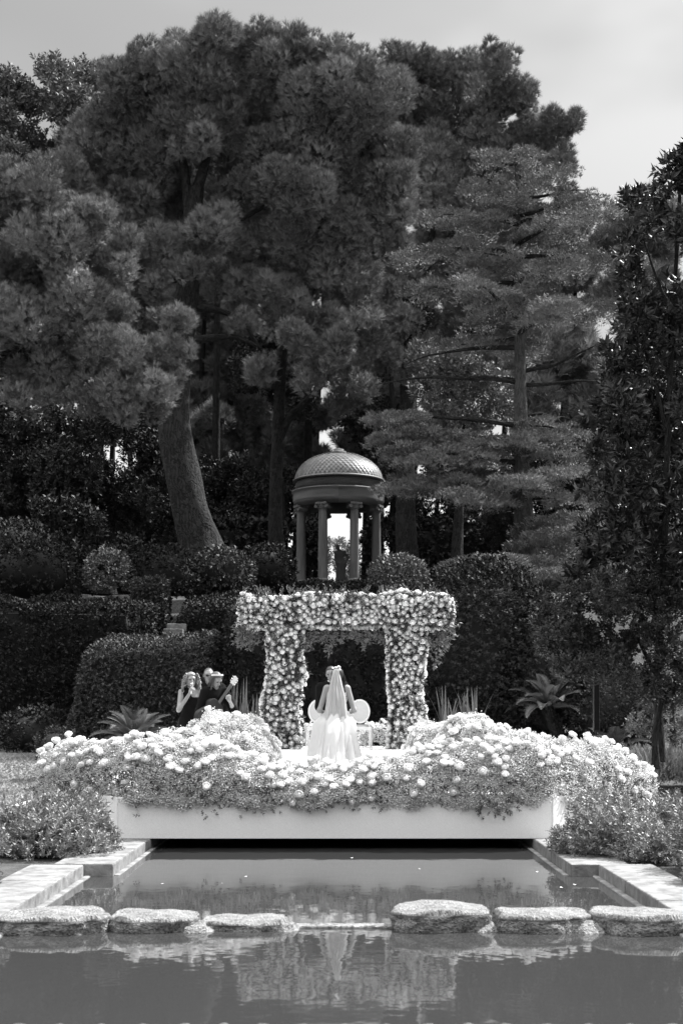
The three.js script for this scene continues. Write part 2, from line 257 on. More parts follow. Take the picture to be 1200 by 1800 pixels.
{ const t = thing('pool_lip', 'row of rounded pale stones along the near rim of the pool', 'pool edging', V(0, -0.1, -7.78)); const g = new THREE.SphereGeometry(1, 12, 8), p = g.attributes.position; for (let i = 0; i < p.count; i++) { const k = 1 + (noise(p.getX(i) * 2, p.getY(i) * 2, p.getZ(i) * 2) - 0.5) * 0.15; p.setXYZ(i, p.getX(i) * k * 0.085, p.getY(i) * k * 0.16, p.getZ(i) * k * 0.1); } g.computeVertexNormals(); for (let i = -12; i <= 12; i++) { const s = mesh('stone', g, lipMat, t); s.position.set(i * 0.222 + 0.02, -0.024, 0); s.rotation.y = i; } }

// stepping stones
function steppingStone(label, px0, px1, pyTop, D, dep, seed, ledge) {
  const a = at(px0, 1640, D), b = at(px1, 1640, D), w = (b.x - a.x) / 2, top = EYE + (CY - pyTop) * (D + dep * 0.75) / F, base = V((a.x + b.x) / 2, 0, -D);
  const t = thing('stepping_stone', label, 'stepping stone', base.clone().setY(-0.12), 'stepping stones across the pool'); R = rng(seed);
  const U = 72, W = 26, pos = [], uv = [], idx = []; const h = top + 0.12;
  for (let j = 0; j <= W; j++) for (let i = 0; i <= U; i++) {
    const a2 = i / U * 2 * Math.PI, ca = Math.cos(a2), sa = Math.sin(a2), pw = 0.8, sx = Math.sign(ca) * Math.pow(Math.abs(ca), pw), sz = Math.sign(sa) * Math.pow(Math.abs(sa), pw);
    const t2 = j / W; let r, y;
    if (t2 < 0.62) { const k = t2 / 0.62; y = h * (k * 0.84); r = 0.84 + 0.16 * Math.sin(Math.min(1, k * 1.15) * Math.PI * 0.6); } else { const k = (t2 - 0.62) / 0.38, an = Math.min(1, k * 2.2) * Math.PI / 2; y = h * (0.84 + 0.16 * Math.sin(an)); r = k * 2.2 < 1 ? 0.99 - 0.11 * (1 - Math.cos(an)) : 0.88 * (1 - (k - 1 / 2.2) / (1 - 1 / 2.2)); }
    const lum = 1.02 + 0.5 * (fbm(ca * 1.7 + seed, sa * 1.7, 4, 3) - 0.5), x = sx * r * w * lum, z = sz * r * dep * lum;
    const bumpy = (fbm(x * 9 + seed, y * 9, z * 9, 4) - 0.5), sideK = t2 < 0.62 ? 1 : 0.35;
    pos.push(x + ca * bumpy * 0.1 * sideK, y + (t2 > 0.7 ? (fbm(x * 3 + seed, z * 3, 7, 3) - 0.5) * 0.08 : bumpy * 0.02), z + sa * bumpy * 0.1 * sideK); uv.push(t2 < 0.62 ? i / U * 4 : x * 2, t2 < 0.62 ? y * 2 : z * 2);
    if (j < W && i < U) { const q = j * (U + 1) + i; idx.push(q, q + U + 1, q + 1, q + 1, q + U + 1, q + U + 2); }
  }
  mesh('block', geoOf(pos, idx, uv), M.stone, t);
  if (ledge) { const g = new THREE.IcosahedronGeometry(1, 4), p = g.attributes.position; for (let i = 0; i < p.count; i++) { const x = p.getX(i), y = p.getY(i), z = p.getZ(i), k = 1 + (fbm(x * 2 + seed, y * 2, z * 2, 4) - 0.5) * 0.6; p.setXYZ(i, x * k * ledge[1], y * k * 0.16, z * k * 0.2); } g.computeVertexNormals(); const f = mesh('footing', g, M.stone, t); f.position.set(w * ledge[0], 0.03, dep * 0.55); }
}
steppingStone('broad stepping stone at the left edge of the pool, leftmost of six', -4, 188, 1596, 11.35, 0.33, 3, [0.35, 0.2]);
steppingStone('humped stepping stone, second from the left edge of the pool', 196, 350, 1598, 11.45, 0.32, 5, [1.02, 0.16]);
steppingStone('low flat stepping stone just left of the central gap', 358, 506, 1606, 11.5, 0.29, 8, [1.0, 0.12]);
steppingStone('tall rounded stepping stone just right of the central gap', 688, 855, 1585, 11.5, 0.33, 11, [0.95, 0.13]);
steppingStone('pale stepping stone, second from the right edge of the pool', 870, 1032, 1594, 11.42, 0.32, 14, [0.95, 0.16]);
steppingStone('wide square stepping stone at the right edge, rightmost of six', 1040, 1212, 1593, 11.35, 0.33, 17, [0.8, 0.15]);
{ const g = slab(0.96, 0.1, 0.16, 9); const s = tag(mesh('sill_stone', g, M.stone), 'thin pale sill breaking the water between the two middle stepping stones', 'sill'); s.position.set(0.02, -0.082, -11.45); }
R = rng(77);
for (let i = 0; i < 9; i++) { const o = { pos: [], idx: [] }; card(o, V(0, 0, 0), V(1, 0, 0), V(0, 0, 1), 0.05, 0.04, 0.2, -0.1); const g = geoOf(o.pos, o.idx); const far = true, D = rr(13.8, 17.4), p = tag(mesh('fallen_petal', g, M.rose), 'small white petal floating on the pool surface', 'petal', 'fallen petals on the water'); p.position.set(i < 3 ? rr(2.1, 2.36) : rr(-2.1, 2.2), 0.004, -D); p.rotation.y = R() * 6; p.scale.setScalar(rr(0.5, 1)); }

// ---------- lawn and path at the left, gravel at the right ----------
function sheet(name, m, x0, x1, d0, d1, lift, nx = 24, nd = 24) { const pos = [], uv = [], idx = []; for (let j = 0; j <= nd; j++) for (let i = 0; i <= nx; i++) { const x = x0 + (x1 - x0) * i / nx, d = d0 + (d1 - d0) * j / nd; pos.push(x, groundY(x, d) + lift, -d); uv.push(x, d); if (i < nx && j < nd) { const q = j * (nx + 1) + i; idx.push(q, q + 1, q + nx + 1, q + 1, q + nx + 2, q + nx + 1); } } return struct(name, geoOf(pos, idx, uv), m); }
sheet('gravel_path', M.gravel, -9, -4.75, 19.5, 23.2, 0.02); sheet('gravel_path', M.gravel, 4.8, 9, 22.6, 24.2, 0.02);
{ R = rng(88); sheet('lawn', mat(0.34, 1, { map: rep(T.stone, 0.8), bumpMap: rep(T.stone, 3), bumpScale: 0.02 }), -9.5, -4.4, 23.1, 34, 0.03); const o = { pos: [], idx: [] }; for (let i = 0; i < 9; i++) { const d = V(rr(-0.5, 0.5), 1, rr(-0.5, 0.5)).normalize(); card(o, V(rr(-0.4, 0.4), 0, rr(-0.4, 0.4)), d, perp(d), rr(0.6, 1.1), 0.1, 0.1, 0.2); } const g = geoOf(o.pos, o.idx), ms = [], tn = []; for (let i = 0; i < 19000; i++) { const left = i < 17000, x = left ? rr(-9.5, -4.4) : rr(4.8, 9), d = left ? rr(22.4, 33.5) : rr(20, 31); if (!left && d > 22.6 && d < 24.2) continue; ms.push(frame(V(x, groundY(x, d) + 0.02, -d), V(rr(-0.2, 0.2), 1, rr(-0.2, 0.2)).normalize(), rr(0.035, 0.06), R() * 6)); tn.push(rr(0.8, 1.6)); } instanced('grass', g, M.grass, ms, scene, tn); }

// ---------- stage ----------
const DECK = 0.65, STAGE = 0.95;
{
  const t = thing('stage_platform', 'long white painted platform bridging the end of the pool', 'platform', V(0, 0.13, -18));
  const poly = [[-2.79, 17.8], [2.63, 17.8], [4.3, 19.8], [4.3, 30.5], [-4.3, 30.5], [-4.3, 19.8]];
  const panel = (a, b) => { const dx = b[0] - a[0], dd = b[1] - a[1], L = Math.hypot(dx, dd), g = box(L - 0.014, DECK - 0.13, 0.03, 0, (DECK - 0.13) / 2, 0, 0.004), uv = g.attributes.uv, p = g.attributes.position; for (let i = 0; i < uv.count; i++) uv.setXY(i, p.getX(i), p.getY(i)); const m = mesh('panel', g, M.paint, t); m.position.set((a[0] + b[0]) / 2, 0, -((a[1] + b[1]) / 2) + 18); m.rotation.y = Math.atan2(dd, dx); };
  for (let i = 0; i < 6; i++) panel(poly[i], poly[(i + 1) % 6]);
  const s = new THREE.Shape(poly.map(([x, d]) => new THREE.Vector2(x * 0.992, d + (d < 18 ? 0.02 : -0.02)))), g = new THREE.ExtrudeGeometry(s, { depth: 0.04, bevelEnabled: false }); g.rotateX(-Math.PI / 2); g.translate(0, DECK - 0.13 - 0.045, 18); mesh('deck', g, M.paint, t);
  const u = mesh('upper_deck', box(6.4, STAGE - DECK, 3.9, 0, (STAGE - DECK) / 2 + DECK - 0.13, -10.5, 0.01), M.paint, t);
}
for (const [x0, x1, d0, d1, y, l] of [[-4.62, -4.36, 19.9, 21.4, 0.4, 'white box step beside the left end of the platform'], [4.36, 4.76, 20.2, 21.6, 0.36, 'white box step beside the right end of the platform']]) { const t = thing('box_step', l, 'step', V((x0 + x1) / 2, 0.1, -(d0 + d1) / 2)); mesh('riser', box(x1 - x0 - 0.02, y - 0.14, d1 - d0 - 0.02, 0, (y - 0.14) / 2, 0), M.paint, t); mesh('tread', box(x1 - x0, 0.04, d1 - d0, 0, y - 0.12, 0), M.paint, t); }

// ---------- temple ----------
{
  const D = 60, base = V((595 - 600) * D / F, 6.55, -D), t = thing('domed_temple', 'round stone temple with columns and a scaled dome on the hill', 'temple', base);
  const k = D / F, y = (py) => EYE + (CY - py) * k - base.y, lathe = (pts, n = 64) => { const g = new THREE.LatheGeometry(pts.map((p) => new THREE.Vector2(p[0], p[1])), n); return g; };
  const Rc = 71 * k, floorY = y(1030);
  mesh('base_steps', lathe([[0.01, -0.4], [2.5, -0.4], [2.5, floorY - 0.36], [2.25, floorY - 0.36], [2.25, floorY - 0.18], [2.0, floorY - 0.18], [2.0, floorY], [0.01, floorY]]), M.temple, t);
  for (let i = 0; i < 8; i++) {
    const a = (i + 0.5) / 8 * 2 * Math.PI, col = mesh('column', lathe([[0.01, 0], [0.26, 0], [0.26, 0.1], [0.23, 0.16], [0.19, 0.2], [0.185, 1.2], [0.165, 3.02]], 20), M.temple, t); col.position.set(Math.sin(a) * Rc, floorY, Math.cos(a) * Rc);
    const cap = mesh('capital', merge([lathe([[0.16, 3.0], [0.21, 3.06], [0.2, 3.1], [0.24, 3.2]], 20), box(0.48, 0.09, 0.48, 0, 3.25, 0, 0.015)]), M.temple, col); for (const s of [-1, 1]) { const v = mesh('volute', new THREE.CylinderGeometry(0.075, 0.075, 0.4, 12), M.temple, col); v.rotation.x = Math.PI / 2; v.position.set(s * 0.22, 3.13, 0); }
    col.rotation.y = a;
  }
  const y0 = floorY + 3.3, ent = [[1.5, y0], [1.89, y0], [1.89, y0 + 0.2], [1.92, y0 + 0.22], [1.92, y0 + 0.55], [1.98, y0 + 0.6], [1.98, y0 + 0.66], [1.5, y0 + 0.66], [1.5, y0]];
  mesh('entablature', lathe(ent), M.temple, t);
  const yc = y0 + 0.66; mesh('cornice', lathe([[1.6, yc], [1.82, yc + 0.002], [1.82, yc + 0.3], [1.8, yc + 0.42], [1.6, yc + 0.42]]), mat(0.12, 0.9, { map: rep(T.stone, 4), bumpMap: rep(T.stone, 4), bumpScale: 0.01 }), t);
  const yd = yc + 0.42, Rd = 1.82, Hd = 1.16; mesh('gutter', lathe([[1.6, yd + 0.002], [1.9, yd + 0.002], [1.93, yd + 0.05], [1.87, yd + 0.09], [1.6, yd + 0.09]]), M.tile, t);
  const dome = mesh('dome', lathe(Array.from({ length: 15 }, (_, i) => { const a = i / 14 * Math.PI / 2; return [Math.max(0.01, (Rd - 0.03) * Math.cos(a)), yd + 0.05 + (Hd - 0.03) * Math.sin(a)]; })), M.tile, t);
  // fish-scale tiles
  const sc = { pos: [], idx: [] }; card(sc, V(0, 0, 0), V(0, -1, 0), V(1, 0, 0), 0.2, 0.2, 0.2, -0.12); const sg = geoOf(sc.pos, sc.idx), ms = [], tn = []; R = rng(5);
  for (let j = 0; j < 17; j++) { const a = j / 17 * Math.PI / 2 * 0.94 + 0.06, n = Math.max(8, Math.round(62 * Math.cos(a))); for (let i = 0; i < n; i++) { const b = (i + (j % 2) / 2) / n * 2 * Math.PI, nr = V(Math.sin(b) * Math.cos(a) / Rd, Math.sin(a) / Hd, Math.cos(b) * Math.cos(a) / Rd).normalize(), tan = V(-Math.sin(b) * Math.sin(a) * Rd, Math.cos(a) * Hd, -Math.cos(b) * Math.sin(a) * Rd).normalize(), side = V().crossVectors(tan, nr); const p = V(Math.sin(b) * Math.cos(a) * Rd, yd + 0.05 + Hd * Math.sin(a), Math.cos(b) * Math.cos(a) * Rd).addScaledVector(nr, 0.012).addScaledVector(tan, 0.06); ms.push(new THREE.Matrix4().makeBasis(side, tan, nr).setPosition(p)); tn.push(rr(0.7, 1.2)); } }
  instanced('scale_tiles', sg, M.tile, ms, dome, tn);
  mesh('finial', lathe([[0.36, yd + Hd + 0.0], [0.33, yd + Hd + 0.12], [0.2, yd + Hd + 0.16], [0.22, yd + Hd + 0.22], [0.01, yd + Hd + 0.28]], 20), M.temple, t);
}

// ---------- trees ----------
const gap = (p) => { const D = -p.z, x = 600 + p.x * F / D, y = CY - (p.y - EYE) * F / D; return !(D > 61 && x > 566 && x < 646 + (fbm(y * 0.05, x * 0.05) - 0.5) * 30 && y > 888 + (x - 590) * 0.1 && y < 1040); };
function tree(name, label, trunkPts, r0, r1, clumps, o, limbs = [], group) {
  const b = trunkPts[0].clone(), t = thing(name, label, 'tree', b, group), tr = mesh('trunk', tube(trunkPts.map((p) => p.clone().sub(b)), r0, r1, 30, 14, 0.16, r0 * (o.flare ?? 0.5)), o.bark || M.bark, t);
  for (const [pts, a, c] of limbs) mesh('limb', tube(pts.map((p) => p.clone().sub(b)), a, c, 14, 7, 0.15), o.limbBark || o.bark || M.bark, t);
  foliage('crown', t, clumps, { sub: 11, geo: G.pine, mat: M.pine, size: 0.21, density: 46, up: 0.85, out: 0.75, keep: gap, ...o }); return t;
}
const P = (D, ...l) => l.map(([x, y, dd]) => at(x, y, D).add(V(0, 0, -(dd || 0))));
const L = (D, a, b, ...l) => [P(D, ...l), a, b];
tree('umbrella_pine', 'huge dark umbrella pine with a thick leaning trunk in the middle left', P(45, [368, 1010], [352, 960], [322, 840], [306, 730], [318, 600], [330, 500], [338, 400], [345, 330]), 0.62, 0.28,
  pxClumps(45, [[215, 125, 44], [262, 84, 46], [330, 62, 46], [400, 55, 46], [470, 58, 46], [530, 62, 44], [590, 78, 46], [640, 98, 44], [300, 440, 34, -1.6], [335, 485, 30, -1.6], [372, 430, 36, -1.6], [285, 520, 28, -1.4], [250, 112, 62], [310, 92, 60], [380, 84, 60], [440, 95, 58], [505, 88, 55], [560, 95, 52], [612, 128, 55], [660, 158, 58], [695, 205, 48], [205, 170, 58], [290, 160, 65], [360, 150, 65], [440, 160, 65], [520, 150, 65], [590, 185, 60], [650, 235, 60], [690, 285, 52], [150, 225, 52], [200, 240, 60], [270, 235, 60], [345, 225, 55], [420, 230, 60], [500, 235, 65], [570, 255, 60], [630, 310, 55], [682, 345, 52], [135, 300, 48], [180, 315, 52], [240, 310, 45], [400, 320, 42], [455, 310, 55], [520, 325, 60], [580, 355, 55], [632, 395, 48], [690, 405, 38], [195, 380, 42], [250, 395, 36], [395, 405, 44], [460, 400, 52], [530, 425, 52], [590, 445, 45], [235, 440, 30], [390, 470, 42], [445, 490, 42], [505, 515, 48], [570, 545, 42], [590, 595, 32], [425, 545, 36], [530, 600, 36], [300, 300, 36, 2.2], [300, 250, 50, 2]].map(([x, y, r, d]) => [x, y + 42 - 30 * sm(150, 450, y), r * 0.97, d])), { seed: 101, density: 50 },
  [L(45, 0.2, 0.07, [330, 480], [300, 490], [258, 478], [225, 462]), L(45, 0.22, 0.08, [338, 420], [330, 350], [322, 280], [300, 220]), L(45, 0.2, 0.06, [345, 340], [360, 290], [372, 240], [390, 190]), L(45, 0.14, 0.04, [326, 540], [380, 545], [420, 562], [458, 612]), L(45, 0.16, 0.05, [322, 600], [370, 595], [410, 592], [456, 610]), L(45, 0.12, 0.04, [334, 450], [400, 400], [470, 360], [540, 330]), L(45, 0.1, 0.03, [338, 420], [420, 350], [500, 250], [560, 200])]);
tree('pine_tree', 'dense dark pine whose crown fills the left edge of the picture', P(38, [-70, 1090], [-68, 900], [-50, 600], [-20, 400]), 0.4, 0.15,
  pxClumps(38, [[15, 335, 50], [75, 352, 50], [135, 372, 50], [185, 395, 42], [215, 415, 36], [30, 425, 60], [110, 435, 60], [180, 465, 52], [60, 505, 65], [140, 535, 62], [205, 545, 46], [30, 585, 65], [110, 605, 65], [190, 625, 58], [240, 645, 46], [268, 605, 32], [60, 675, 60], [140, 692, 56], [215, 700, 46], [270, 690, 36], [-30, 490, 60], [-30, 630, 60], [-40, 380, 60], [300, 640, 30], [312, 575, 32], [292, 700, 28], [318, 610, 26]]), { seed: 103, mat: M.pine, size: 0.18, density: 54 }, [L(38, 0.12, 0.03, [-60, 640], [60, 600], [160, 590], [240, 620])]);
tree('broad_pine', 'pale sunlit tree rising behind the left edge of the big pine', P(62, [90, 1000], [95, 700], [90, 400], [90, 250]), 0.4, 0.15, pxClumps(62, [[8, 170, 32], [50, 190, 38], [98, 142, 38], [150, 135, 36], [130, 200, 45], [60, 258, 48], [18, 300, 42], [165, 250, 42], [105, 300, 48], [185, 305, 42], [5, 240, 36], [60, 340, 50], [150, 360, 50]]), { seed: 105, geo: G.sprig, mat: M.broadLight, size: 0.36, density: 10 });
tree('stone_pine', 'tall pine with a ragged crown behind the cedar on the right', P(58, [716, 1010], [712, 860], [716, 700], [735, 500], [770, 350]), 0.46, 0.2,
  pxClumps(58, [[650, 118, 40], [690, 102, 40], [722, 92, 36], [765, 92, 36], [640, 150, 42], [700, 118, 40], [742, 102, 40], [792, 108, 42], [842, 92, 40], [872, 115, 36], [720, 172, 52], [790, 172, 58], [858, 172, 52], [912, 158, 40], [928, 205, 44], [968, 215, 36], [1000, 212, 24], [742, 250, 58], [820, 250, 60], [888, 252, 52], [948, 262, 38], [982, 282, 26], [762, 330, 55], [842, 340, 60], [765, 410, 50], [742, 480, 45], [830, 430, 50], [990, 332, 26], [1002, 392, 30], [962, 420, 42], [1010, 452, 34], [700, 560, 42], [664, 620, 38], [722, 640, 42], [680, 500, 40], [660, 440, 34]].map(([x, y, r]) => [x, y + 13, r])), { seed: 107, flare: 0.12, size: 0.24, density: 32, bark: M.barkDark }, [L(58, 0.2, 0.06, [725, 580], [700, 480], [660, 400]), L(58, 0.2, 0.06, [740, 480], [820, 380], [900, 250]), L(58, 0.12, 0.04, [730, 540], [720, 450], [690, 420])]);
tree('forked_pine', 'slim dark forked trunk standing just left of the temple', P(52, [487, 1010], [484, 900], [488, 760], [495, 640], [502, 540]), 0.28, 0.17, pxClumps(52, [[470, 640, 42], [552, 662, 40], [602, 702, 34], [606, 640, 40], [640, 566, 46], [632, 500, 42], [510, 560, 45], [575, 590, 40], [640, 690, 30]]), { seed: 109, mat: M.pine, size: 0.26, density: 20, bark: M.barkDark }, [L(52, 0.17, 0.06, [492, 770], [508, 735], [545, 700], [590, 640], [630, 570]), L(52, 0.06, 0.02, [500, 560], [530, 490], [575, 500])]);
tree('dark_pine', 'dark rounded pine against the sky behind the right-hand leafy tree', P(64, [1115, 1010], [1112, 700], [1110, 450]), 0.4, 0.2, pxClumps(64, [[1085, 385, 40], [1130, 372, 42], [1165, 362, 38], [1070, 432, 36], [1112, 440, 50], [1172, 425, 40], [1100, 500, 45], [1155, 505, 45], [1060, 540, 40], [1120, 570, 50], [1190, 560, 50]]), { seed: 111, mat: M.pine, size: 0.38, density: 12, bark: M.barkDark });
// trees further back that close the view
const backs = [[40, 840, 130, 130, 55, 0, 'leafy dark tree with sparkling leaves at the far left'], [190, 830, 120, 150, 54, 0, 'leafy dark tree with sparkling leaves behind the leaning trunk'], [385, 690, 80, 120, 72, 1, 'pale sunlit tree seen through the gap right of the leaning trunk'], [425, 880, 75, 100, 66, 0, 'shaded tree between the leaning trunk and the slim forked trunk'], [545, 780, 60, 95, 70, 1, 'pale tree behind the temple dome on its left'], [655, 760, 60, 110, 68, 0, 'dark tree behind the temple dome on its right'], [800, 700, 95, 100, 50, 2, 'bright leafy tree with glinting leaves behind the cedar trunk'], [985, 680, 90, 120, 56, 1, 'pale feathery tree behind the right side of the cedar'], [760, 890, 80, 110, 66, 0, 'dark tree standing behind the right side of the temple'], [960, 880, 120, 120, 60, 0, 'dark tree low behind the cedar trunk'], [1130, 760, 120, 170, 58, 0, 'dark tree behind the glossy tree at the right edge'], [250, 560, 110, 140, 74, 1, 'pale tree deep behind the crown of the big pine'], [640, 470, 70, 120, 76, 1, 'pale tree far behind between the two tall pines'], [130, 960, 120, 70, 48, 0, 'low bushy tree at the foot of the left-hand trees'], [430, 560, 90, 130, 78, 1, 'pale tree far behind the lower boughs of the big pine'], [880, 560, 110, 130, 76, 1, 'pale tree far behind the middle of the cedar'], [340, 800, 70, 150, 69, 1, 'pale tree seen low beside the leaning trunk'], [470, 860, 60, 110, 73, 1, 'pale tree deep behind the slim forked trunk'], [380, 330, 170, 150, 66, 1, 'pine hidden deep inside the crown of the big pine'], [540, 340, 120, 170, 67, 1, 'pine filling the gaps at the right of the big pine'], [820, 400, 110, 150, 70, 1, 'pine filling the gaps behind the tall right-hand pine'], [500, 650, 90, 110, 64, 0, 'dark tree behind the fork of the slim trunk'], [280, 900, 60, 80, 62, 0, 'dark tree behind the foot of the leaning trunk'], [700, 560, 60, 100, 66, 0, 'dark tree between the slim trunk and the cedar'], [432, 740, 70, 95, 80, 1, 'pale tree far off between the leaning and the slim trunk'], [668, 520, 65, 90, 82, 1, 'pale tree far off between the two tall pines, low'], [692, 885, 34, 60, 64, 0, 'dark narrow tree just right of the temple'], [520, 885, 32, 60, 66, 0, 'dark narrow tree just left of the temple'], [300, 560, 60, 90, 80, 1, 'pale tree far behind the bend of the leaning trunk'], [40, 400, 110, 120, 70, 1, 'pine hidden behind the crown at the left edge'], [170, 250, 70, 90, 72, 1, 'pine in the gap between the pale tree and the big pine'], [560, 480, 80, 90, 74, 1, 'pine in the gap below the right boughs of the big pine'], [688, 700, 45, 80, 72, 1, 'pale narrow tree left of the cedar trunk'], [650, 770, 55, 55, 74, 1, 'pale tree rising straight behind the temple dome'], [1000, 470, 60, 110, 68, 1, 'pine just behind the right-hand branch tips of the cedar'], [10, 640, 80, 70, 64, 0, 'dark tree in the gap under the crown at the left edge'], [235, 730, 60, 70, 66, 0, 'dark tree in the gap just left of the leaning trunk'], [345, 520, 50, 60, 70, 1, 'pine in the gap beside the upper trunk of the big pine'], [725, 590, 50, 80, 74, 1, 'pine in the gap left of the upper cedar trunk'], [-150, 720, 140, 260, 56, 0, 'leafy tree standing beyond the left edge'], [-330, 760, 150, 240, 60, 0, 'leafy tree standing farthest beyond the left edge'], [1330, 760, 140, 240, 56, 0, 'leafy tree standing beyond the right edge'], [1500, 780, 150, 230, 60, 0, 'leafy tree standing farthest beyond the right edge']];
backs.forEach(([x, y, rx, ry, D, kind, label], n) => {
  R = rng(300 + n); const list = []; for (let i = 0; i < (kind === 1 ? 34 : 24); i++) { const a = R() * 6.28, q = Math.sqrt(R()) * 0.85; list.push([x + Math.cos(a) * q * rx, y + Math.sin(a) * q * ry, rr(0.26, 0.4) * Math.min(rx, ry)]); }
  const k = D / F, gy = groundY((x - 600) * k, D), bp = at(x, 1000, D); bp.y = gy;
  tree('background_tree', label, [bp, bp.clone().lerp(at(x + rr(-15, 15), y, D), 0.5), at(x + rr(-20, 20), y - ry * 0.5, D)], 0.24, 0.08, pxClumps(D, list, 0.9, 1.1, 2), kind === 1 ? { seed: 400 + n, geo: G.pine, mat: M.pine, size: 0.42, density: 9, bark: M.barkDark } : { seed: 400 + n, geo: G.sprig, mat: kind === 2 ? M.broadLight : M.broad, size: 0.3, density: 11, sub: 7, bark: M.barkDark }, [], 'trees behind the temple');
});
// cedar with level branches
{
  const D = 38, b = at(912, 985, D), t = thing('cedar_tree', 'straight-trunked cedar with layered level branches right of the temple', 'tree', b); R = rng(151);
  mesh('trunk', tube(P(D, [922, 985], [918, 860], [915, 740], [912, 600], [910, 450], [909, 330], [905, 268]).map((p) => p.sub(b)), 0.27, 0.04, 40, 12, 0.12, 0.1), mat(0.1, 0.95, { map: rep(T.bark, 1, 0.7), bumpMap: rep(T.bark, 1, 0.7), bumpScale: 0.03 }), t);
  const ms = [], tn = [];
  const pad = (c, half, n, tone) => { for (let i = 0; i < n; i++) { const a = R() * 6.28, q = Math.sqrt(R()), p = V(c.x + Math.cos(a) * q * half, c.y + rr(-0.09, 0.09) - q * q * half * 0.22, c.z + Math.sin(a) * q * half * 0.9); const out = V(Math.cos(a + rr(-0.7, 0.7)), rr(-0.35, 0.12), Math.sin(a + rr(-0.7, 0.7))).normalize(), side = V().crossVectors(UPV, out).normalize(), up = V().crossVectors(out, side), s = rr(0.3, 0.55); ms.push(new THREE.Matrix4().makeBasis(side.multiplyScalar(s), up.multiplyScalar(s), out.multiplyScalar(s)).setPosition(p.sub(b))); tn.push(tone * rr(0.75, 1.25)); } };
  const branch = (y0, len, az, droop, from = 0.35, dens = 1, bare = false) => { // y0 in picture rows, len in metres, az 0 = to the right
    const s = at(912, y0, D), pts = []; for (let i = 0; i <= 5; i++) { const k = i / 5; pts.push(V(s.x + Math.cos(az) * len * k + rr(-0.05, 0.05), s.y + len * (0.12 * k - droop * k * k) + rr(-0.04, 0.04), s.z + Math.sin(az) * len * k)); }
    mesh('limb', tube(pts.map((p) => p.clone().sub(b)), 0.035 + len * 0.014, 0.012, 10, 6, 0.1), M.bark, t);
    if (bare) return pts[5]; const c = new THREE.CatmullRomCurve3(pts), n = Math.ceil(len * 2.4); for (let i = 0; i <= n; i++) { const k = from + (1.03 - from) * i / n, q = c.getPoint(Math.min(1, k)); pad(q.add(V(rr(-0.2, 0.2), rr(-0.12, 0.14), rr(-0.35, 0.35))), (0.24 + 0.3 * Math.sin(k * 2.6) * Math.min(1, len / 2)) * rr(0.5, 1.0), Math.ceil(12 * dens), rr(0.85, 1.15)); } return pts[5]; };
  for (let i = 0; i < 26; i++) { const u = Math.pow((i + R()) / 26, 0.9), y = 268 + 335 * u, l = (0.45 + 2.3 * Math.min(1, u * 1.9)) * rr(0.55, 1.15); branch(y, l, i * 2.4 + rr(-0.5, 0.5), rr(-0.02, 0.18), rr(0.25, 0.5), rr(0.6, 1.1)); }
  branch(445, 2.95, Math.PI, 0.1, 0.3); branch(545, 2.65, -0.1 + 6.28, 0.05, 0.2, 1.3); branch(350, 1.75, 0.1, 0.0, 0, 0, true); branch(380, 1.9, 0.35, -0.05, 0.6, 0.7); branch(505, 2.6, Math.PI + 0.2, 0.05, 0.4);
  branch(612, 3.0, Math.PI + 0.1, 0.22, 0, 0, true); branch(672, 3.85, Math.PI - 0.1, 0.16, 0, 0, true); branch(655, 2.2, 0.1, -0.22, 0, 0, true); branch(678, 2.4, 0.1, 0.1, 0, 0, true); branch(730, 1.5, -0.1, 0.2, 0, 0, true);
  let e = branch(748, 3.5, Math.PI, 0.0, 0, 0, true); for (const [x, y, h] of [[700, 728, 0.62], [735, 755, 0.5], [690, 765, 0.45], [715, 785, 0.4]]) pad(at(x, y, D), h, 90, 1);
  for (const [y, l, a] of [[800, 3.1, 3.2], [770, 1.9, 3.0], [820, 3.4, 3.5], [850, 3.6, 3.05], [840, 2.6, 2.7], [790, 1.5, 2.2], [870, 3.4, 3.35], [760, 1.8, 0.3], [800, 2.2, 0], [850, 1.6, 5.5], [880, 1.9, 0.2], [930, 1.8, 0.5], [920, 1.6, 5.8], [900, 2.6, 3.9], [860, 2.0, 4.6], [960, 2.2, 0.9], [950, 2.4, 5.3], [780, 1.0, 4.4], [745, 1.3, 0.1]]) branch(y + rr(-8, 8), l * rr(0.9, 1.05), -a, rr(0.02, 0.12), 0.3, 0.95);
  for (let i = 0; i < 20; i++) { const x = rr(800, 1050), y = 975 + Math.abs(x - 880) * 0.1 + rr(0, 25); pad(at(x, y, D - rr(1, 3)), rr(0.35, 0.6), 40, rr(0.8, 1.1)); }
  instanced('needle_sprays', G.spray, M.cedar, ms, t, tn);
}
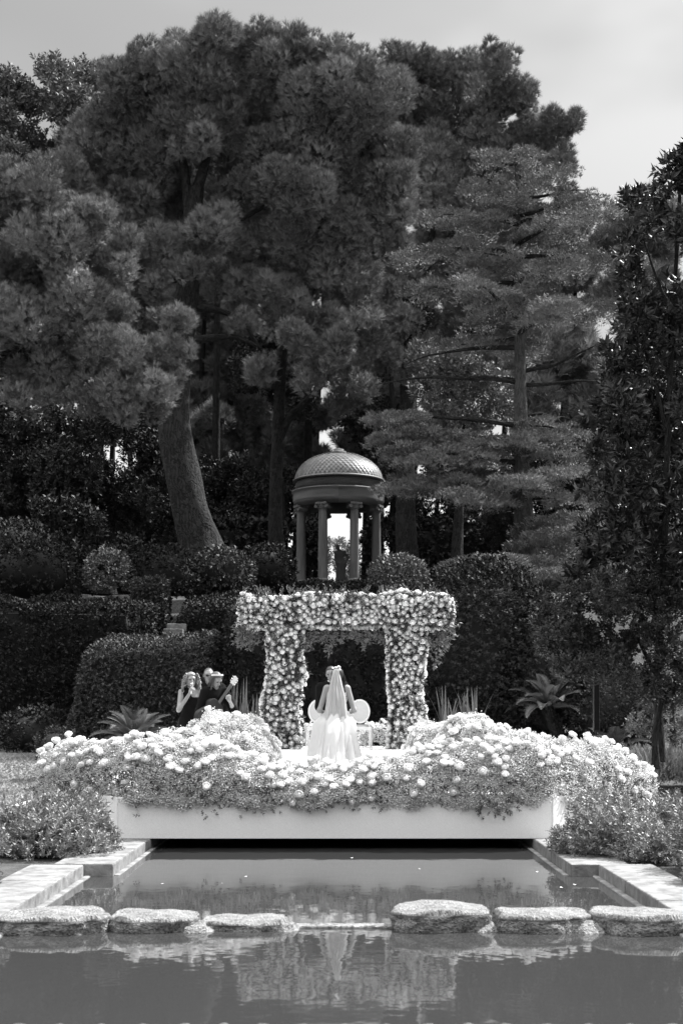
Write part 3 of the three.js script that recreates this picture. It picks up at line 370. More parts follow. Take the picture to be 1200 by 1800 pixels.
// glossy broadleaf tree at the right edge and the dark shrubbery beneath it
tree('magnolia_tree', 'large-leaved glossy evergreen tree filling the right edge', P(24, [1160, 1340], [1155, 1200], [1165, 1000], [1175, 700], [1190, 420], [1196, 290]), 0.08, 0.03,
  pxClumps(24, [[1185, 335, 42], [1196, 290, 22], [1150, 395, 34], [1205, 420, 50], [1128, 478, 34], [1185, 520, 50], [1112, 560, 40], [1160, 600, 50], [1212, 620, 50], [1095, 645, 40], [1142, 690, 50], [1200, 720, 50], [1085, 735, 38], [1150, 790, 50], [1078, 800, 36], [1112, 860, 48], [1060, 872, 32], [1036, 868, 16], [1172, 880, 50], [1072, 945, 42], [1132, 960, 50], [1192, 980, 50], [1045, 920, 24], [1125, 335, 26], [1100, 425, 22], [1052, 725, 24], [1045, 800, 22], [1032, 990, 28], [1005, 1012, 20]], 1, 1, 0.6), { seed: 121, flare: 0.1, geo: G.magnolia, mat: M.gloss, size: 0.17, density: 34, sub: 6, bark: M.barkDark, up: 0.5, wild: 0.5 }, [L(24, 0.05, 0.015, [1172, 760], [1140, 640], [1112, 560]), L(24, 0.05, 0.015, [1168, 900], [1110, 820], [1075, 800]), L(24, 0.04, 0.012, [1182, 560], [1150, 480], [1130, 420])]);
tree('overhanging_shrub', 'dark leafy shrub overhanging the speaker at the right', P(23.5, [1152, 1352], [1150, 1290], [1160, 1220], [1120, 1120]), 0.06, 0.03, pxClumps(23.5, [[972, 1085, 26], [1002, 1062, 36], [1052, 1042, 46], [1112, 1052, 50], [1172, 1062, 50], [990, 1130, 42], [1050, 1120, 52], [1120, 1130, 52], [1182, 1150, 50], [1000, 1188, 32], [1062, 1190, 42], [1130, 1205, 36], [1192, 1225, 32], [968, 1148, 22], [956, 1100, 16]], 1, 1.2, 0.6), { seed: 123, geo: G.sprig, mat: M.broad, size: 0.15, density: 50, sub: 6, bark: M.barkDark }, [L(23.5, 0.05, 0.02, [1160, 1235], [1185, 1200], [1200, 1150])]);
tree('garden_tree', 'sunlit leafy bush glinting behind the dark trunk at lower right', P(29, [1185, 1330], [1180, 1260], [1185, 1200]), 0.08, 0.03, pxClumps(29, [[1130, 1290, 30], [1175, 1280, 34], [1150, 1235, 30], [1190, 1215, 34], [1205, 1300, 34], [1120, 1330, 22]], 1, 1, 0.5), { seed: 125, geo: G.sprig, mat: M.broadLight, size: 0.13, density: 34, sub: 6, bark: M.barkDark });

// ---------- clipped hedges and shrubs on the slope ----------
const H8 = (D0, D1, f, k) => [...f.map(([x, y]) => at(x, y, D0)), ...k.map(([x, y]) => at(x, y, D1))];   // corners: bottom left, bottom right, top right, top left; front then back
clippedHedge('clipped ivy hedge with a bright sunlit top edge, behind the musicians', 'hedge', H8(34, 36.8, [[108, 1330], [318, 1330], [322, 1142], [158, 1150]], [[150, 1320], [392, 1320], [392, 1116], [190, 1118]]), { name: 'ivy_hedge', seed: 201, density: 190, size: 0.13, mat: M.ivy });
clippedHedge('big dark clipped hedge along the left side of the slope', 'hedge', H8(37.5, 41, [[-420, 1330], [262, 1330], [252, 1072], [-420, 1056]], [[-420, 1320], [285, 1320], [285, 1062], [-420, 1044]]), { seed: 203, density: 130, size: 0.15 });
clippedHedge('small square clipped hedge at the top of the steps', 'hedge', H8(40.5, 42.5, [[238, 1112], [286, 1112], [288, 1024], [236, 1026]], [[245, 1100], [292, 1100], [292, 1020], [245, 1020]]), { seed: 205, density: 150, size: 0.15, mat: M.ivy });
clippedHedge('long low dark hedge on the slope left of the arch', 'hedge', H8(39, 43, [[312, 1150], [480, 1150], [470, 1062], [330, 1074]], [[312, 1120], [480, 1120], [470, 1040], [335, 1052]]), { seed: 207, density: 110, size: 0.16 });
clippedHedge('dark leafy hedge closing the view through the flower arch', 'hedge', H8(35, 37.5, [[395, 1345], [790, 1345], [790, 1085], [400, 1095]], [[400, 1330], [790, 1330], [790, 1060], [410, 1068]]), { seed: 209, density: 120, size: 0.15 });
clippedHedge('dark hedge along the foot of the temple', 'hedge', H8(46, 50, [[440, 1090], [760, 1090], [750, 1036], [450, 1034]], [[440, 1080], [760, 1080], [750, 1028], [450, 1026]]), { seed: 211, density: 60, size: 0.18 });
const ball = (label, x, y, r, D, seed, o = {}) => { const k = D / F; moundShrub(o.name || 'clipped_shrub', label, 'shrub', at(x, y, D), [r * k, r * k * (o.ry || 0.85), r * k], { seed, ...o }); };
ball('dark dome-clipped shrub at the foot of the leaning pine trunk', 292, 1012, 54, 42, 221, { density: 45 });
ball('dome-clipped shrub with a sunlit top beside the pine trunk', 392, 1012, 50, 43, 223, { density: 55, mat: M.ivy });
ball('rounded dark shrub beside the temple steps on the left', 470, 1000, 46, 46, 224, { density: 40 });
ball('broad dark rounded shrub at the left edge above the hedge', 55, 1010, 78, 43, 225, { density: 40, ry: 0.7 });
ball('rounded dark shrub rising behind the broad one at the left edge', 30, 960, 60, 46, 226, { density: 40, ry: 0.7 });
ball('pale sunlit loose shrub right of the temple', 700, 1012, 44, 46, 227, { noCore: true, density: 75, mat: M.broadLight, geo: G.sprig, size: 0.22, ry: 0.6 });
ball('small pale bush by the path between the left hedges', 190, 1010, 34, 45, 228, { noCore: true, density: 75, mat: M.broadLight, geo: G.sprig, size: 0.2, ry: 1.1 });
ball('tall dark shrub right of the arch', 850, 1170, 140, 34, 229, { density: 130, ry: 1.28, size: 0.16 });
ball('dark shrub between the tall shrub and the right-hand tree', 960, 1190, 90, 33, 230, { density: 110, ry: 1.3, size: 0.16 });
ball('low dark shrub at the far right behind the cycad', 1080, 1260, 80, 32, 231, { density: 100, ry: 0.9, size: 0.15 });
ball('low dark shrub at the foot of the left hedge', 65, 1290, 60, 35, 232, { density: 90, ry: 0.7, size: 0.15 });
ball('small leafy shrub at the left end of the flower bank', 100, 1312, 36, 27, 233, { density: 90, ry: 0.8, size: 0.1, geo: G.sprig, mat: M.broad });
for (const [x, y, w, D, n, l] of [[212, 1055, 46, 43, 2, 'short flight of pale stone steps above the left hedge'], [306, 1106, 34, 38.6, 2, 'short flight of stone steps beside the low hedge']]) { const p = at(x, y, D), t = thing('garden_steps', l, 'steps', p.clone().add(V(0, -0.5, 0))); for (let i = 0; i < n; i++) { const s = mesh('step', slab(w * D / F, 0.5 + 0.16 * i, 0.4, i + x), M.coping, t); s.position.set(i * 0.05, 0, -i * 0.38); } }

// ---------- cycads, sword-leaved plants, lavender ----------
function cycad(label, base, trunkH, lean, n, len, seed) {
  const t = thing('cycad', label, 'palm', base); R = rng(seed); const top = V(lean, trunkH, 0);
  if (trunkH > 0.1) { const g = tube([V(0, -0.2, 0), V(lean * 0.2, trunkH * 0.4, 0), top], 0.17, 0.15, 20, 14, 0.2); mesh('trunk', g, M.barkDark, t); const o = { pos: [], idx: [] }; for (let i = 0; i < 150; i++) { const y = R(), a = R() * 6.28, d = V(Math.cos(a), 0.7, Math.sin(a)).normalize(); card(o, V(lean * y * y + Math.cos(a) * 0.14, y * trunkH, Math.sin(a) * 0.14), d, perp(d), 0.1, 0.07); } mesh('leaf_bases', geoOf(o.pos, o.idx), M.barkDark, t).userData.kind = 'stuff'; }
  for (let i = 0; i < n; i++) {
    const a = i * 2.4 + rr(-0.2, 0.2), el = 0.15 + 1.1 * (i / n), L2 = len * rr(0.85, 1.1), pts = []; for (let k = 0; k <= 10; k++) { const u = k / 10, e = el - u * u * (1.15 - el * 0.35); pts.push(k ? pts[k - 1].clone().add(V(Math.cos(a) * Math.cos(e), Math.sin(e), Math.sin(a) * Math.cos(e)).multiplyScalar(L2 / 10)) : top.clone()); }
    const c = new THREE.CatmullRomCurve3(pts), o = { pos: [], idx: [] }; for (let k = 3; k < 46; k++) { const u = k / 46, p = c.getPoint(u), tg = c.getTangent(u), sd = V().crossVectors(tg, UPV).normalize(), up = V().crossVectors(sd, tg); for (const s of [-1, 1]) { const d = sd.clone().multiplyScalar(s).addScaledVector(tg, 0.75).addScaledVector(up, 0.3).normalize(); card(o, p, d, V().crossVectors(d, up).normalize(), 0.24 * Math.sin(Math.PI * (0.12 + 0.85 * u)) * len, 0.018, 0.1, 0.15); } }
    mesh('frond', merge([geoOf(o.pos, o.idx), tube(pts, 0.014, 0.004, 10, 4)]), M.cycad, t);
  }
}
cycad('cycad with a crown of arching feathery fronds on a leaning trunk, right', at(985, 1328, 32), 1.05, -0.28, 30, 0.98, 261);
cycad('small trunkless cycad in deep shade behind the right-hand cycad', at(1075, 1300, 31).setY(0.6), 0.2, 0, 20, 0.85, 262);
cycad('cycad with spreading fronds in front of the ivy hedge at left', at(238, 1315, 31).setY(0.75), 0.25, 0, 28, 1.0, 263);
function swordPlant(label, base, n, h, spread, seed) { const t = thing('sword_leaved_plant', label, 'plant', base); R = rng(seed); for (let i = 0; i < n; i++) { const a = R() * 6.28, sp = spread * rr(0.1, 1), x0 = rr(-0.5, 0.5) * spread * 1.6, hh = h * rr(0.6, 1.1), pos = [], idx = [], ca = Math.cos(a), sa = Math.sin(a); for (let k = 0; k <= 6; k++) { const u = k / 6, w = 0.045 * (1 - u * u) + 0.002, o2 = sp * u * u, x = x0 + ca * o2, z = sa * o2, y = hh * (u - 0.12 * u * u * sp); pos.push(x - sa * w, y, z + ca * w, x + ca * w * 0.3, y, z + sa * w * 0.3, x + sa * w, y, z - ca * w); if (k < 6) { const q = k * 3; idx.push(q, q + 1, q + 3, q + 1, q + 4, q + 3, q + 1, q + 2, q + 4, q + 2, q + 5, q + 4); } } mesh('blade', geoOf(pos, idx), M.blade, t); } }
swordPlant('clump of tall sword-shaped leaves right of the arch', at(808, 1320, 31.2).setY(0.62), 52, 1.55, 0.5, 271);
swordPlant('dark clump of sword-shaped leaves between the musicians and the arch', at(428, 1320, 31.2).setY(0.62), 40, 1.7, 0.4, 272);
{ const c = at(1195, 1368, 25), t = thing('lavender_bed', 'low pale bed of flowering spikes at the right edge', 'shrub', c.clone()); R = rng(281); const ms = [], tn = []; for (let i = 0; i < 1500; i++) { const p = V(rr(-0.7, 1.6), rr(-0.1, 0.15), rr(-1.2, 0.3)), d = V(rr(-0.5, 0.5), 1, rr(-0.2, 0.6)).normalize(); ms.push(frame(p, d, V(0.09, rr(0.25, 0.42), 0.09), R() * 6)); tn.push(rr(0.7, 1.4)); } instanced('flower_spikes', leafSprig(12, 0.5, 0.25, 283, 0.1), M.bush, ms, t, tn); }

// ---------- leafy bushes beside the pool ----------
function poolBush(label, lobes, seed, spikes) { const c0 = lobes[0], b = V(c0[0], 0.08, -c0[1]), t = thing('leafy_bush', label, 'bush', b); R = rng(seed); const cl = lobes.map(([x, D, rx, h, rz]) => ({ c: V(x, 0.1 + h * 0.2, -D), r: [rx * 0.95, h * 0.6, rz] }));
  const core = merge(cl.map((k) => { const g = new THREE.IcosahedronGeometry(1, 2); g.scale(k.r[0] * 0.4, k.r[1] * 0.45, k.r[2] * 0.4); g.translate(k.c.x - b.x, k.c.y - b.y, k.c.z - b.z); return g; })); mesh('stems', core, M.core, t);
  foliage('leaves', t, cl, { sub: 22, seed, geo: G.bush, mat: M.bush, size: 0.075, density: 180, up: 0.7, wild: 0.5, keep: (p) => p.y > 0.13 });
  if (spikes) { const ms = []; for (let i = 0; i < spikes; i++) { const k = cl[i % cl.length], p = V(k.c.x + rr(-1, 0.6) * k.r[0] * 0.8, k.c.y + k.r[1] * rr(0.75, 0.95), k.c.z - rr(-0.2, 0.8) * k.r[2]).sub(b); ms.push(frame(p, V(rr(-0.15, 0.15), 1, rr(-0.1, 0.1)).normalize(), V(0.045, rr(0.12, 0.2), 0.045))); } instanced('flower_spikes', leafSprig(16, 0.5, 0.3, seed + 1, 0.1), M.bush, ms, t); } }
poolBush('leafy bush on the left bank between the pool edging and the platform', [[-3.35, 15.9, 0.62, 0.66, 0.6], [-2.98, 16.4, 0.42, 0.6, 0.45], [-3.85, 16.2, 0.5, 0.6, 0.6]], 291, 14);
poolBush('leafy bush at the left edge of the picture beside the near edging', [[-3.55, 13.2, 0.5, 0.68, 0.7], [-3.5, 12.2, 0.38, 0.55, 0.5], [-4.1, 13.6, 0.5, 0.7, 0.6]], 293, 10);
poolBush('low mounded bush on the right bank in front of the platform end', [[3.05, 16.1, 0.66, 0.72, 0.6], [3.7, 16.4, 0.6, 0.66, 0.6], [2.72, 16.3, 0.36, 0.5, 0.4], [3.3, 15.3, 0.42, 0.48, 0.4]], 295, 0);
poolBush('leafy bush at the right edge of the picture beside the near edging', [[3.75, 14.3, 0.5, 0.66, 0.6], [3.55, 13.2, 0.34, 0.55, 0.5], [4.1, 13.2, 0.5, 0.66, 0.6]], 297, 0);

// ---------- white flowers ----------
const roseMat = M.rose;
{ const far = (label, f, k, seed) => clippedHedge(label, 'hedge', H8(63, 66, f, k), { name: 'boundary_hedge', seed, density: 22, size: 0.4, mat: M.broad });
  far('rough boundary hedge on the hilltop left of the temple', [[-500, 1075], [552, 1075], [556, 930], [-500, 900]], [[-500, 1070], [552, 1070], [552, 925], [-500, 895]], 213); far('rough boundary hedge on the hilltop right of the temple', [[652, 1075], [1700, 1075], [1700, 900], [650, 930]], [[655, 1070], [1700, 1070], [1700, 895], [655, 925]], 215);
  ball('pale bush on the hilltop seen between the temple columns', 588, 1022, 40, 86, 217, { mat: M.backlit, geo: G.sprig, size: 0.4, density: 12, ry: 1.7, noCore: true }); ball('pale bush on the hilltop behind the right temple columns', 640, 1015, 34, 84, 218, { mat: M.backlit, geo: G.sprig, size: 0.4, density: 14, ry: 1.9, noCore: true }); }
function rose(parent, p, dir, s) { const g = G.rose[Math.floor(R() * 4)], m = mesh('rose', g, roseMat, parent); const q = frame(p, dir, V(s * rr(0.85, 1.2), s * rr(0.75, 1.1), s * rr(0.85, 1.15)), R() * 6); q.decompose(m.position, m.quaternion, m.scale); return m; }
function stemTo(list, a, b) { list.push(tube([a, a.clone().lerp(b, 0.5).add(V(rr(-0.015, 0.015), 0, rr(-0.01, 0.01))), b], 0.004, 0.003, 4, 4)); }
function gypInto(parent, ms, tn) { const h = [[], []], ht = [[], []]; ms.forEach((m, i) => { h[i % 2].push(m); ht[i % 2].push(tn[i]); }); for (const k of [0, 1]) instanced('babys_breath', G.gyp[k], M.gyp, h[k], parent, ht[k]); }
{ // the long bank along the platform's front edge
  const base = V(0, DECK, -18.3), t = thing('flower_bank', "long bank of white roses and baby's breath along the platform's front edge", 'flowers', base); R = rng(311);
  const prof = [[62, 1352], [80, 1330], [130, 1312], [200, 1306], [280, 1302], [340, 1306], [420, 1322], [480, 1348], [560, 1352], [620, 1346], [700, 1338], [760, 1318], [830, 1306], [900, 1304], [980, 1304], [1060, 1312], [1105, 1330], [1135, 1352], [1150, 1372]];
  const topAt = (x) => { for (let i = 1; i < prof.length; i++) if (x <= prof[i][0]) { const a = prof[i - 1], b = prof[i]; return a[1] + (b[1] - a[1]) * (x - a[0]) / (b[0] - a[0]); } return 1375; };
  const line = (x) => { // distance of the bank's spine at picture column x
    const k = Math.abs(x - 592); return k < 350 ? 18.15 : 18.15 + Math.pow((k - 350) / 210, 1.2) * 2.0; };
  const spot = (x, a, deep) => { const D = line(x) + (Math.abs(x - 592) > 370 ? 0.05 : 0), c = at(x, topAt(x), D), top = c.y + (fbm(x * 0.02, 3, 1, 3) - 0.5) * 0.16 - 0.03, b = (top - 0.55) * deep, w = 0.5 * deep + 0.08 * (noise(x * 0.03, 9) - 0.5); const n = V(Math.sign(x - 592) * 0.5 * sm(330, 430, Math.abs(x - 592)), Math.sin(a), Math.cos(a)).normalize(); return [V(c.x + n.x * 0.1 * deep, 0.55 + Math.sin(a) * b, -D + Math.cos(a) * w - 0.12), n]; };
  const ms = [], tn = [];
  for (let i = 0; i < 15000; i++) { const x = rr(80, 1134), a = rr(-0.28, 2.3), [p, n] = spot(x, a, 1 - 0.35 * R() * R()); const hang = (fbm(x * 0.04, 7, 3, 3) - 0.5) * 0.2; if (p.y < 0.56 + hang) p.y = 0.56 + hang + R() * 0.1; ms.push(frame(p.sub(base), n.clone().addScaledVector(UPV, 0.5).addScaledVector(randDir(), 0.5).normalize(), rr(0.05, 0.095), R() * 6)); tn.push(rr(0.8, 1.15)); }
  gypInto(t, ms, tn);
  const stems = []; let n = 0; const dense = (x) => (x < 330 || (x > 470 && x < 740) || x > 760 ? 1 : 0.75);
  const taken = [];
  for (let tries = 0; n < 232 && tries < 6000; tries++) { const x = rr(80, 1134), a = Math.pow(R(), 0.8) * 1.75 + 0.02; if (R() > dense(x) || (a < 0.55 && R() > 0.45)) continue; const [p, nn] = spot(x, a, 1.0); p.addScaledVector(nn, rr(0.06, 0.11)); if (taken.some((q) => q.distanceTo(p) < 0.085)) continue; taken.push(p.clone()); p.sub(base); rose(t, p, nn.clone().addScaledVector(UPV, 0.35).addScaledVector(randDir(), 0.35).normalize(), rr(0.042, 0.058)); n++; }
  for (const x of [105, 122, 205, 226, 240, 128, 500, 512, 545, 556, 575, 650, 735, 795, 925, 1026, 1030, 1088, 1005, 1142]) { const [p, nn] = spot(x, 1.5, 1), q = p.clone().add(V(rr(-0.04, 0.04), rr(0.08, 0.2), 0)); p.sub(base); q.sub(base); stemTo(stems, p.add(V(0, -0.2, 0)), q); rose(t, q, V(rr(-0.3, 0.3), 1, rr(0.1, 0.8)).normalize(), rr(0.047, 0.06)); }
  mesh('rose_stems', merge(stems), M.archLeaf, t).userData.kind = 'stuff';
  foliage('greenery', t, Array.from({ length: 90 }, () => { const x = rr(80, 1140), [p] = spot(x, rr(-0.1, 0.6), 0.85); return { c: p, r: [0.2, 0.12, 0.14] }; }), { seed: 317, sub: 0, geo: G.arch, mat: M.archLeaf, size: 0.065, density: 80 });
}
function flowerMound(label, x, D, halfPx, topPy, depth, nGyp, nRose, seed, floor, tall = []) { const k = D / F, c = at(x, 1300, D).setY(floor), top = EYE + (CY - topPy) * k, h = top - floor, base = c.clone(), t = thing('flower_mound', label, 'flowers', base); R = rng(seed); const ms = [], tn = [];
  const w = halfPx * k, spot = (f) => { const d = randDir(); d.y = Math.abs(d.y); const pw = (v) => Math.sign(v) * Math.pow(Math.abs(v), 0.7); const lump = 1 + 0.5 * (fbm(d.x * 3 + seed, d.y * 3, d.z * 3, 3) - 0.5); return [V(pw(d.x) * w * f * lump, pw(d.y) * h * f * lump, pw(d.z) * depth * f * lump), d]; };
  for (let i = 0; i < nGyp; i++) { const [p, d] = spot(1 - 0.3 * R() * R()); ms.push(frame(p, d.clone().addScaledVector(UPV, 0.4).addScaledVector(randDir(), 0.5).normalize(), rr(0.05, 0.1), R() * 6)); tn.push(rr(0.85, 1.15)); }
  gypInto(t, ms, tn); const taken = []; for (let tr = 0, n = 0; n < nRose && tr < 3000; tr++) { const [p, d] = spot(1.0); p.addScaledVector(d, rr(0.06, 0.1)); if (d.z < -0.2 || taken.some((q) => q.distanceTo(p) < 0.085)) continue; taken.push(p); n++; rose(t, p, d.clone().addScaledVector(UPV, 0.3).addScaledVector(randDir(), 0.3).normalize(), rr(0.042, 0.056)); } }
flowerMound("tall white mound of baby's breath and roses at the left, hiding the musicians' feet", 408, 20.6, 78, 1262, 1.0, 5200, 42, 331, DECK);
flowerMound("white shoulder of roses left of the tall left mound", 318, 19.9, 62, 1292, 0.7, 2600, 26, 333, DECK);
flowerMound("tall white mound of baby's breath and roses at the right", 826, 20.4, 66, 1270, 0.9, 4300, 40, 335, DECK);
flowerMound('white shoulder of roses right of the tall right mound', 905, 19.8, 60, 1298, 0.7, 2400, 24, 337, DECK);
flowerMound("greyer mound of baby's breath beside the right arch pillar", 762, 25, 46, 1276, 0.8, 2400, 20, 339, DECK);
flowerMound('small cluster of white roses behind the chair on the right', 664, 29.4, 30, 1276, 0.35, 260, 34, 341, STAGE);
flowerMound('small cluster of white roses between the left pillar and the bride', 546, 29, 18, 1278, 0.35, 200, 18, 343, STAGE);

{ // floral arch
  const D = 28.4, k = D / F, base = V(0.07, STAGE, -D), t = thing('floral_arch', 'tall square arch of white roses and greenery on the stage', 'floral arch', base); R = rng(351);
  const y = (py) => EYE + (CY - py) * k, X = (px) => (px - 600) * k;
  // pillars and beam as boxes [x0, x1, y0, y1, half depth]
  const bx = [[X(474), X(525), STAGE, y(1100), 0.36], [X(690), X(739), STAGE, y(1100), 0.36], [X(428), X(786), y(1098), y(1054), 0.4]];
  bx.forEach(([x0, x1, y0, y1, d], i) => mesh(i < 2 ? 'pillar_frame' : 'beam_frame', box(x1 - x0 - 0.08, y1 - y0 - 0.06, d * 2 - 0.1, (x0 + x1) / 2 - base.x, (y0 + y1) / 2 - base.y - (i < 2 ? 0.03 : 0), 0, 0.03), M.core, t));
  const spot = (i, side) => { const [x0, x1, y0, y1, d] = bx[i]; let u = R(), v = R(), p, n; const xx = x0 + (x1 - x0) * u, yy = y0 + (y1 - y0) * v;
    if (side === 'f') { p = V(xx, yy, d); n = V(0, 0.1, 1); } else if (side === 'l') { p = V(x0, yy, rr(-d, d)); n = V(-1, 0.1, 0.15); } else if (side === 'r') { p = V(x1, yy, rr(-d, d)); n = V(1, 0.1, 0.15); } else if (side === 't') { p = V(xx, y1, rr(-d, d)); n = V(0, 1, 0.1); } else { p = V(xx, y0, rr(-d, d)); n = V(0, -1, 0.3); }
    const wob = (fbm(p.x * 1.6 + i * 5, p.y * 1.6, p.z * 1.6 + 3, 3) - 0.5) * 0.34; n.normalize(); p.addScaledVector(n, wob); if (i < 2) p.x += (noise(p.y * 1.3 + i * 9, 2) - 0.5) * 0.1; p.sub(V(base.x, base.y, 0)); return [p, n]; };
  const sides = [['f', 'f', 'f', 'f', 'l', 'r'], ['f', 'f', 'f', 'f', 'l', 'r'], ['f', 'f', 'f', 'f', 'f', 'f', 'f', 't', 't', 't', 'l', 'r', 'b']];
  const ms = [], tn = []; for (let i = 0; i < 2900; i++) { const b = R() < 0.46 ? 2 : R() < 0.5 ? 0 : 1, s = sides[b][Math.floor(R() * sides[b].length)], [p, n] = spot(b, s); ms.push(frame(p.addScaledVector(n, -0.05), n.clone().addScaledVector(UPV, 0.1).addScaledVector(randDir(), 0.9).normalize(), rr(0.1, 0.19), R() * 6)); tn.push(rr(0.6, 1.5)); }
  instanced('greenery', G.arch, M.archLeaf, ms, t, tn);
  const small = [], taken = [[], [], []]; let n = 0;
  for (let tries = 0; tries < 5200; tries++) { const b = tries % 10 < 5 ? 2 : tries % 2, s = sides[b][Math.floor(R() * sides[b].length)], [p, nn] = spot(b, s), sz = 0.03 + 0.04 * Math.pow(R(), 0.8); if (taken[b].some((q) => q[0].distanceTo(p) < (q[1] + sz) * 0.78)) continue; taken[b].push([p, sz]); const front = s === 'f' || s === 't', dir = nn.clone().addScaledVector(UPV, 0.25).addScaledVector(randDir(), 0.45).normalize(), q = p.clone().addScaledVector(nn, 0.075); if (front && n < 300 && sz > 0.046) { rose(t, q, dir, sz); n++; } else small.push(frame(q, dir, sz, R() * 6)); }
  instanced('small_roses', G.rose[1], roseMat, small.filter((_, i) => i % 2), t); instanced('open_roses', G.rose[3], roseMat, small.filter((_, i) => !(i % 2)), t);
  const bl = [], bt = []; for (let i = 0; i < 2000; i++) { const b = R() < 0.5 ? 2 : R() < 0.5 ? 0 : 1, [p, nn] = spot(b, sides[b][Math.floor(R() * sides[b].length)]); bl.push(frame(p.addScaledVector(nn, 0.02), nn.clone().addScaledVector(randDir(), 0.6).normalize(), rr(0.04, 0.075), R() * 6)); bt.push(rr(0.8, 1.1)); } gypInto(t, bl, bt);
  // trailing sprays under the beam and at its ends
  const trail = (px, py, len, n2) => { const v = []; for (let i = 0; i < n2; i++) { const u = i / n2, p = V(X(px) - base.x + rr(-0.14, 0.14) * (1 - u * 0.7) , y(py) - base.y - u * len, 0.3 + rr(-0.12, 0.12)); const o = { pos: [], idx: [] }; for (let q = 0; q < 5; q++) { const d = V(rr(-1, 1), rr(-1.2, 0.1), rr(-0.3, 1)).normalize(); card(o, p.clone().add(V(rr(-0.03, 0.03), rr(-0.03, 0.03), 0)), d, perp(d), rr(0.06, 0.1), 0.03, 0.15, 0.2); } v.push(geoOf(o.pos, o.idx)); } v.push(tube([V(X(px) - base.x, y(py) - base.y + 0.05, 0.3), V(X(px) - base.x + 0.03, y(py) - base.y - len * 0.5, 0.32), V(X(px) - base.x, y(py) - base.y - len, 0.3)], 0.005, 0.003, 6, 4)); mesh('trailing_vine', merge(v), M.vine, t); };
  for (const [a, b, c2, d] of [[418, 1095, 0.42, 14], [428, 1105, 0.36, 14], [438, 1108, 0.42, 14], [448, 1110, 0.3, 10], [552, 1112, 0.14, 8], [566, 1112, 0.2, 10], [578, 1112, 0.46, 18], [592, 1112, 0.16, 8], [612, 1112, 0.14, 8], [628, 1112, 0.2, 9], [640, 1112, 0.38, 14], [655, 1112, 0.18, 8], [756, 1112, 0.34, 12], [768, 1110, 0.42, 14], [780, 1105, 0.34, 12], [792, 1098, 0.24, 10], [762, 1150, 0.3, 8], [540, 1120, 0.3, 10], [672, 1116, 0.2, 8], [558, 1108, 0.24, 10], [585, 1108, 0.18, 9], [600, 1108, 0.26, 10], [620, 1108, 0.14, 8], [634, 1108, 0.24, 10], [648, 1108, 0.28, 10], [664, 1108, 0.2, 8], [546, 1112, 0.36, 12], [774, 1112, 0.46, 15], [786, 1106, 0.36, 12], [424, 1100, 0.46, 15], [444, 1106, 0.34, 12], [455, 1112, 0.22, 8]]) trail(a, b, c2, d);
  for (let i = 0; i < 46; i++) { const px = rr(418, 798), p = V(X(px) - base.x, y(1045) - base.y + rr(-0.03, 0.04), rr(-0.3, 0.4)), v = []; for (let q = 0; q < 3; q++) { const d = V(rr(-0.6, 0.6), 1, rr(-0.2, 0.5)).normalize(), o = { pos: [], idx: [] }, L2 = rr(0.08, 0.2); for (let w = 0; w < 7; w++) { const e = d.clone().addScaledVector(randDir(), 0.7).normalize(); card(o, p.clone().addScaledVector(d, L2 * w / 7), e, perp(e), 0.05, 0.02, 0.15, 0.1); } v.push(geoOf(o.pos, o.idx)); } mesh('leaf_spray', merge(v), M.vine, t); }
}

// ---------- medallion chairs ----------
function medallionChair(label, base, turn) {
  const t = thing('medallion_chair', label, 'chair', base, 'oval-backed chairs under the arch'); t.rotation.y = turn;
  const oval = (rx, ry, tr, z) => { const pts = Array.from({ length: 40 }, (_, i) => V(Math.cos(i / 40 * 6.2832) * rx, Math.sin(i / 40 * 6.2832) * ry, 0)); const g = new THREE.TubeGeometry(new THREE.CatmullRomCurve3(pts, true), 60, tr, 8, true); g.translate(0, 0, z); return g; };
  const back = mesh('back_frame', merge([oval(0.185, 0.22, 0.02, 0), tube([V(-0.12, -0.17, 0), V(-0.16, -0.24, 0.01), V(-0.2, -0.32, 0.03)], 0.018, 0.02, 8, 8), tube([V(0.12, -0.17, 0), V(0.16, -0.24, 0.01), V(0.2, -0.32, 0.03)], 0.018, 0.02, 8, 8)]), M.chair, t); back.position.set(0, 0.75, -0.2); back.rotation.x = -0.1;
  const pd = new THREE.SphereGeometry(1, 28, 14); pd.scale(0.17, 0.205, 0.025); mesh('back_pad', pd, M.pad, back);
  mesh('seat_rail', box(0.46, 0.07, 0.44, 0, 0.41, 0, 0.02), M.chair, t); const st = new THREE.SphereGeometry(1, 28, 14); st.scale(0.225, 0.05, 0.215); st.translate(0, 0.45, 0); mesh('seat', st, M.pad, t);
  for (const sx of [-1, 1]) for (const sz of [-1, 1]) { const l = mesh('leg', new THREE.LatheGeometry([[0.012, 0], [0.014, 0.02], [0.022, 0.3], [0.026, 0.34], [0.02, 0.355], [0.03, 0.37], [0.03, 0.41]].map((p) => new THREE.Vector2(...p)), 12), M.chair, t); l.position.set(sx * 0.195, 0, sz * 0.185); if (sz < 0) l.rotation.x = 0.06; }
}
medallionChair('white oval-backed chair standing clear on the right of the bride', at(634, 1300, 28.2).setY(STAGE), Math.PI - 0.12);
medallionChair('white oval-backed chair half hidden behind the bride on her left', at(557, 1300, 28.2).setY(STAGE), Math.PI + 0.15);

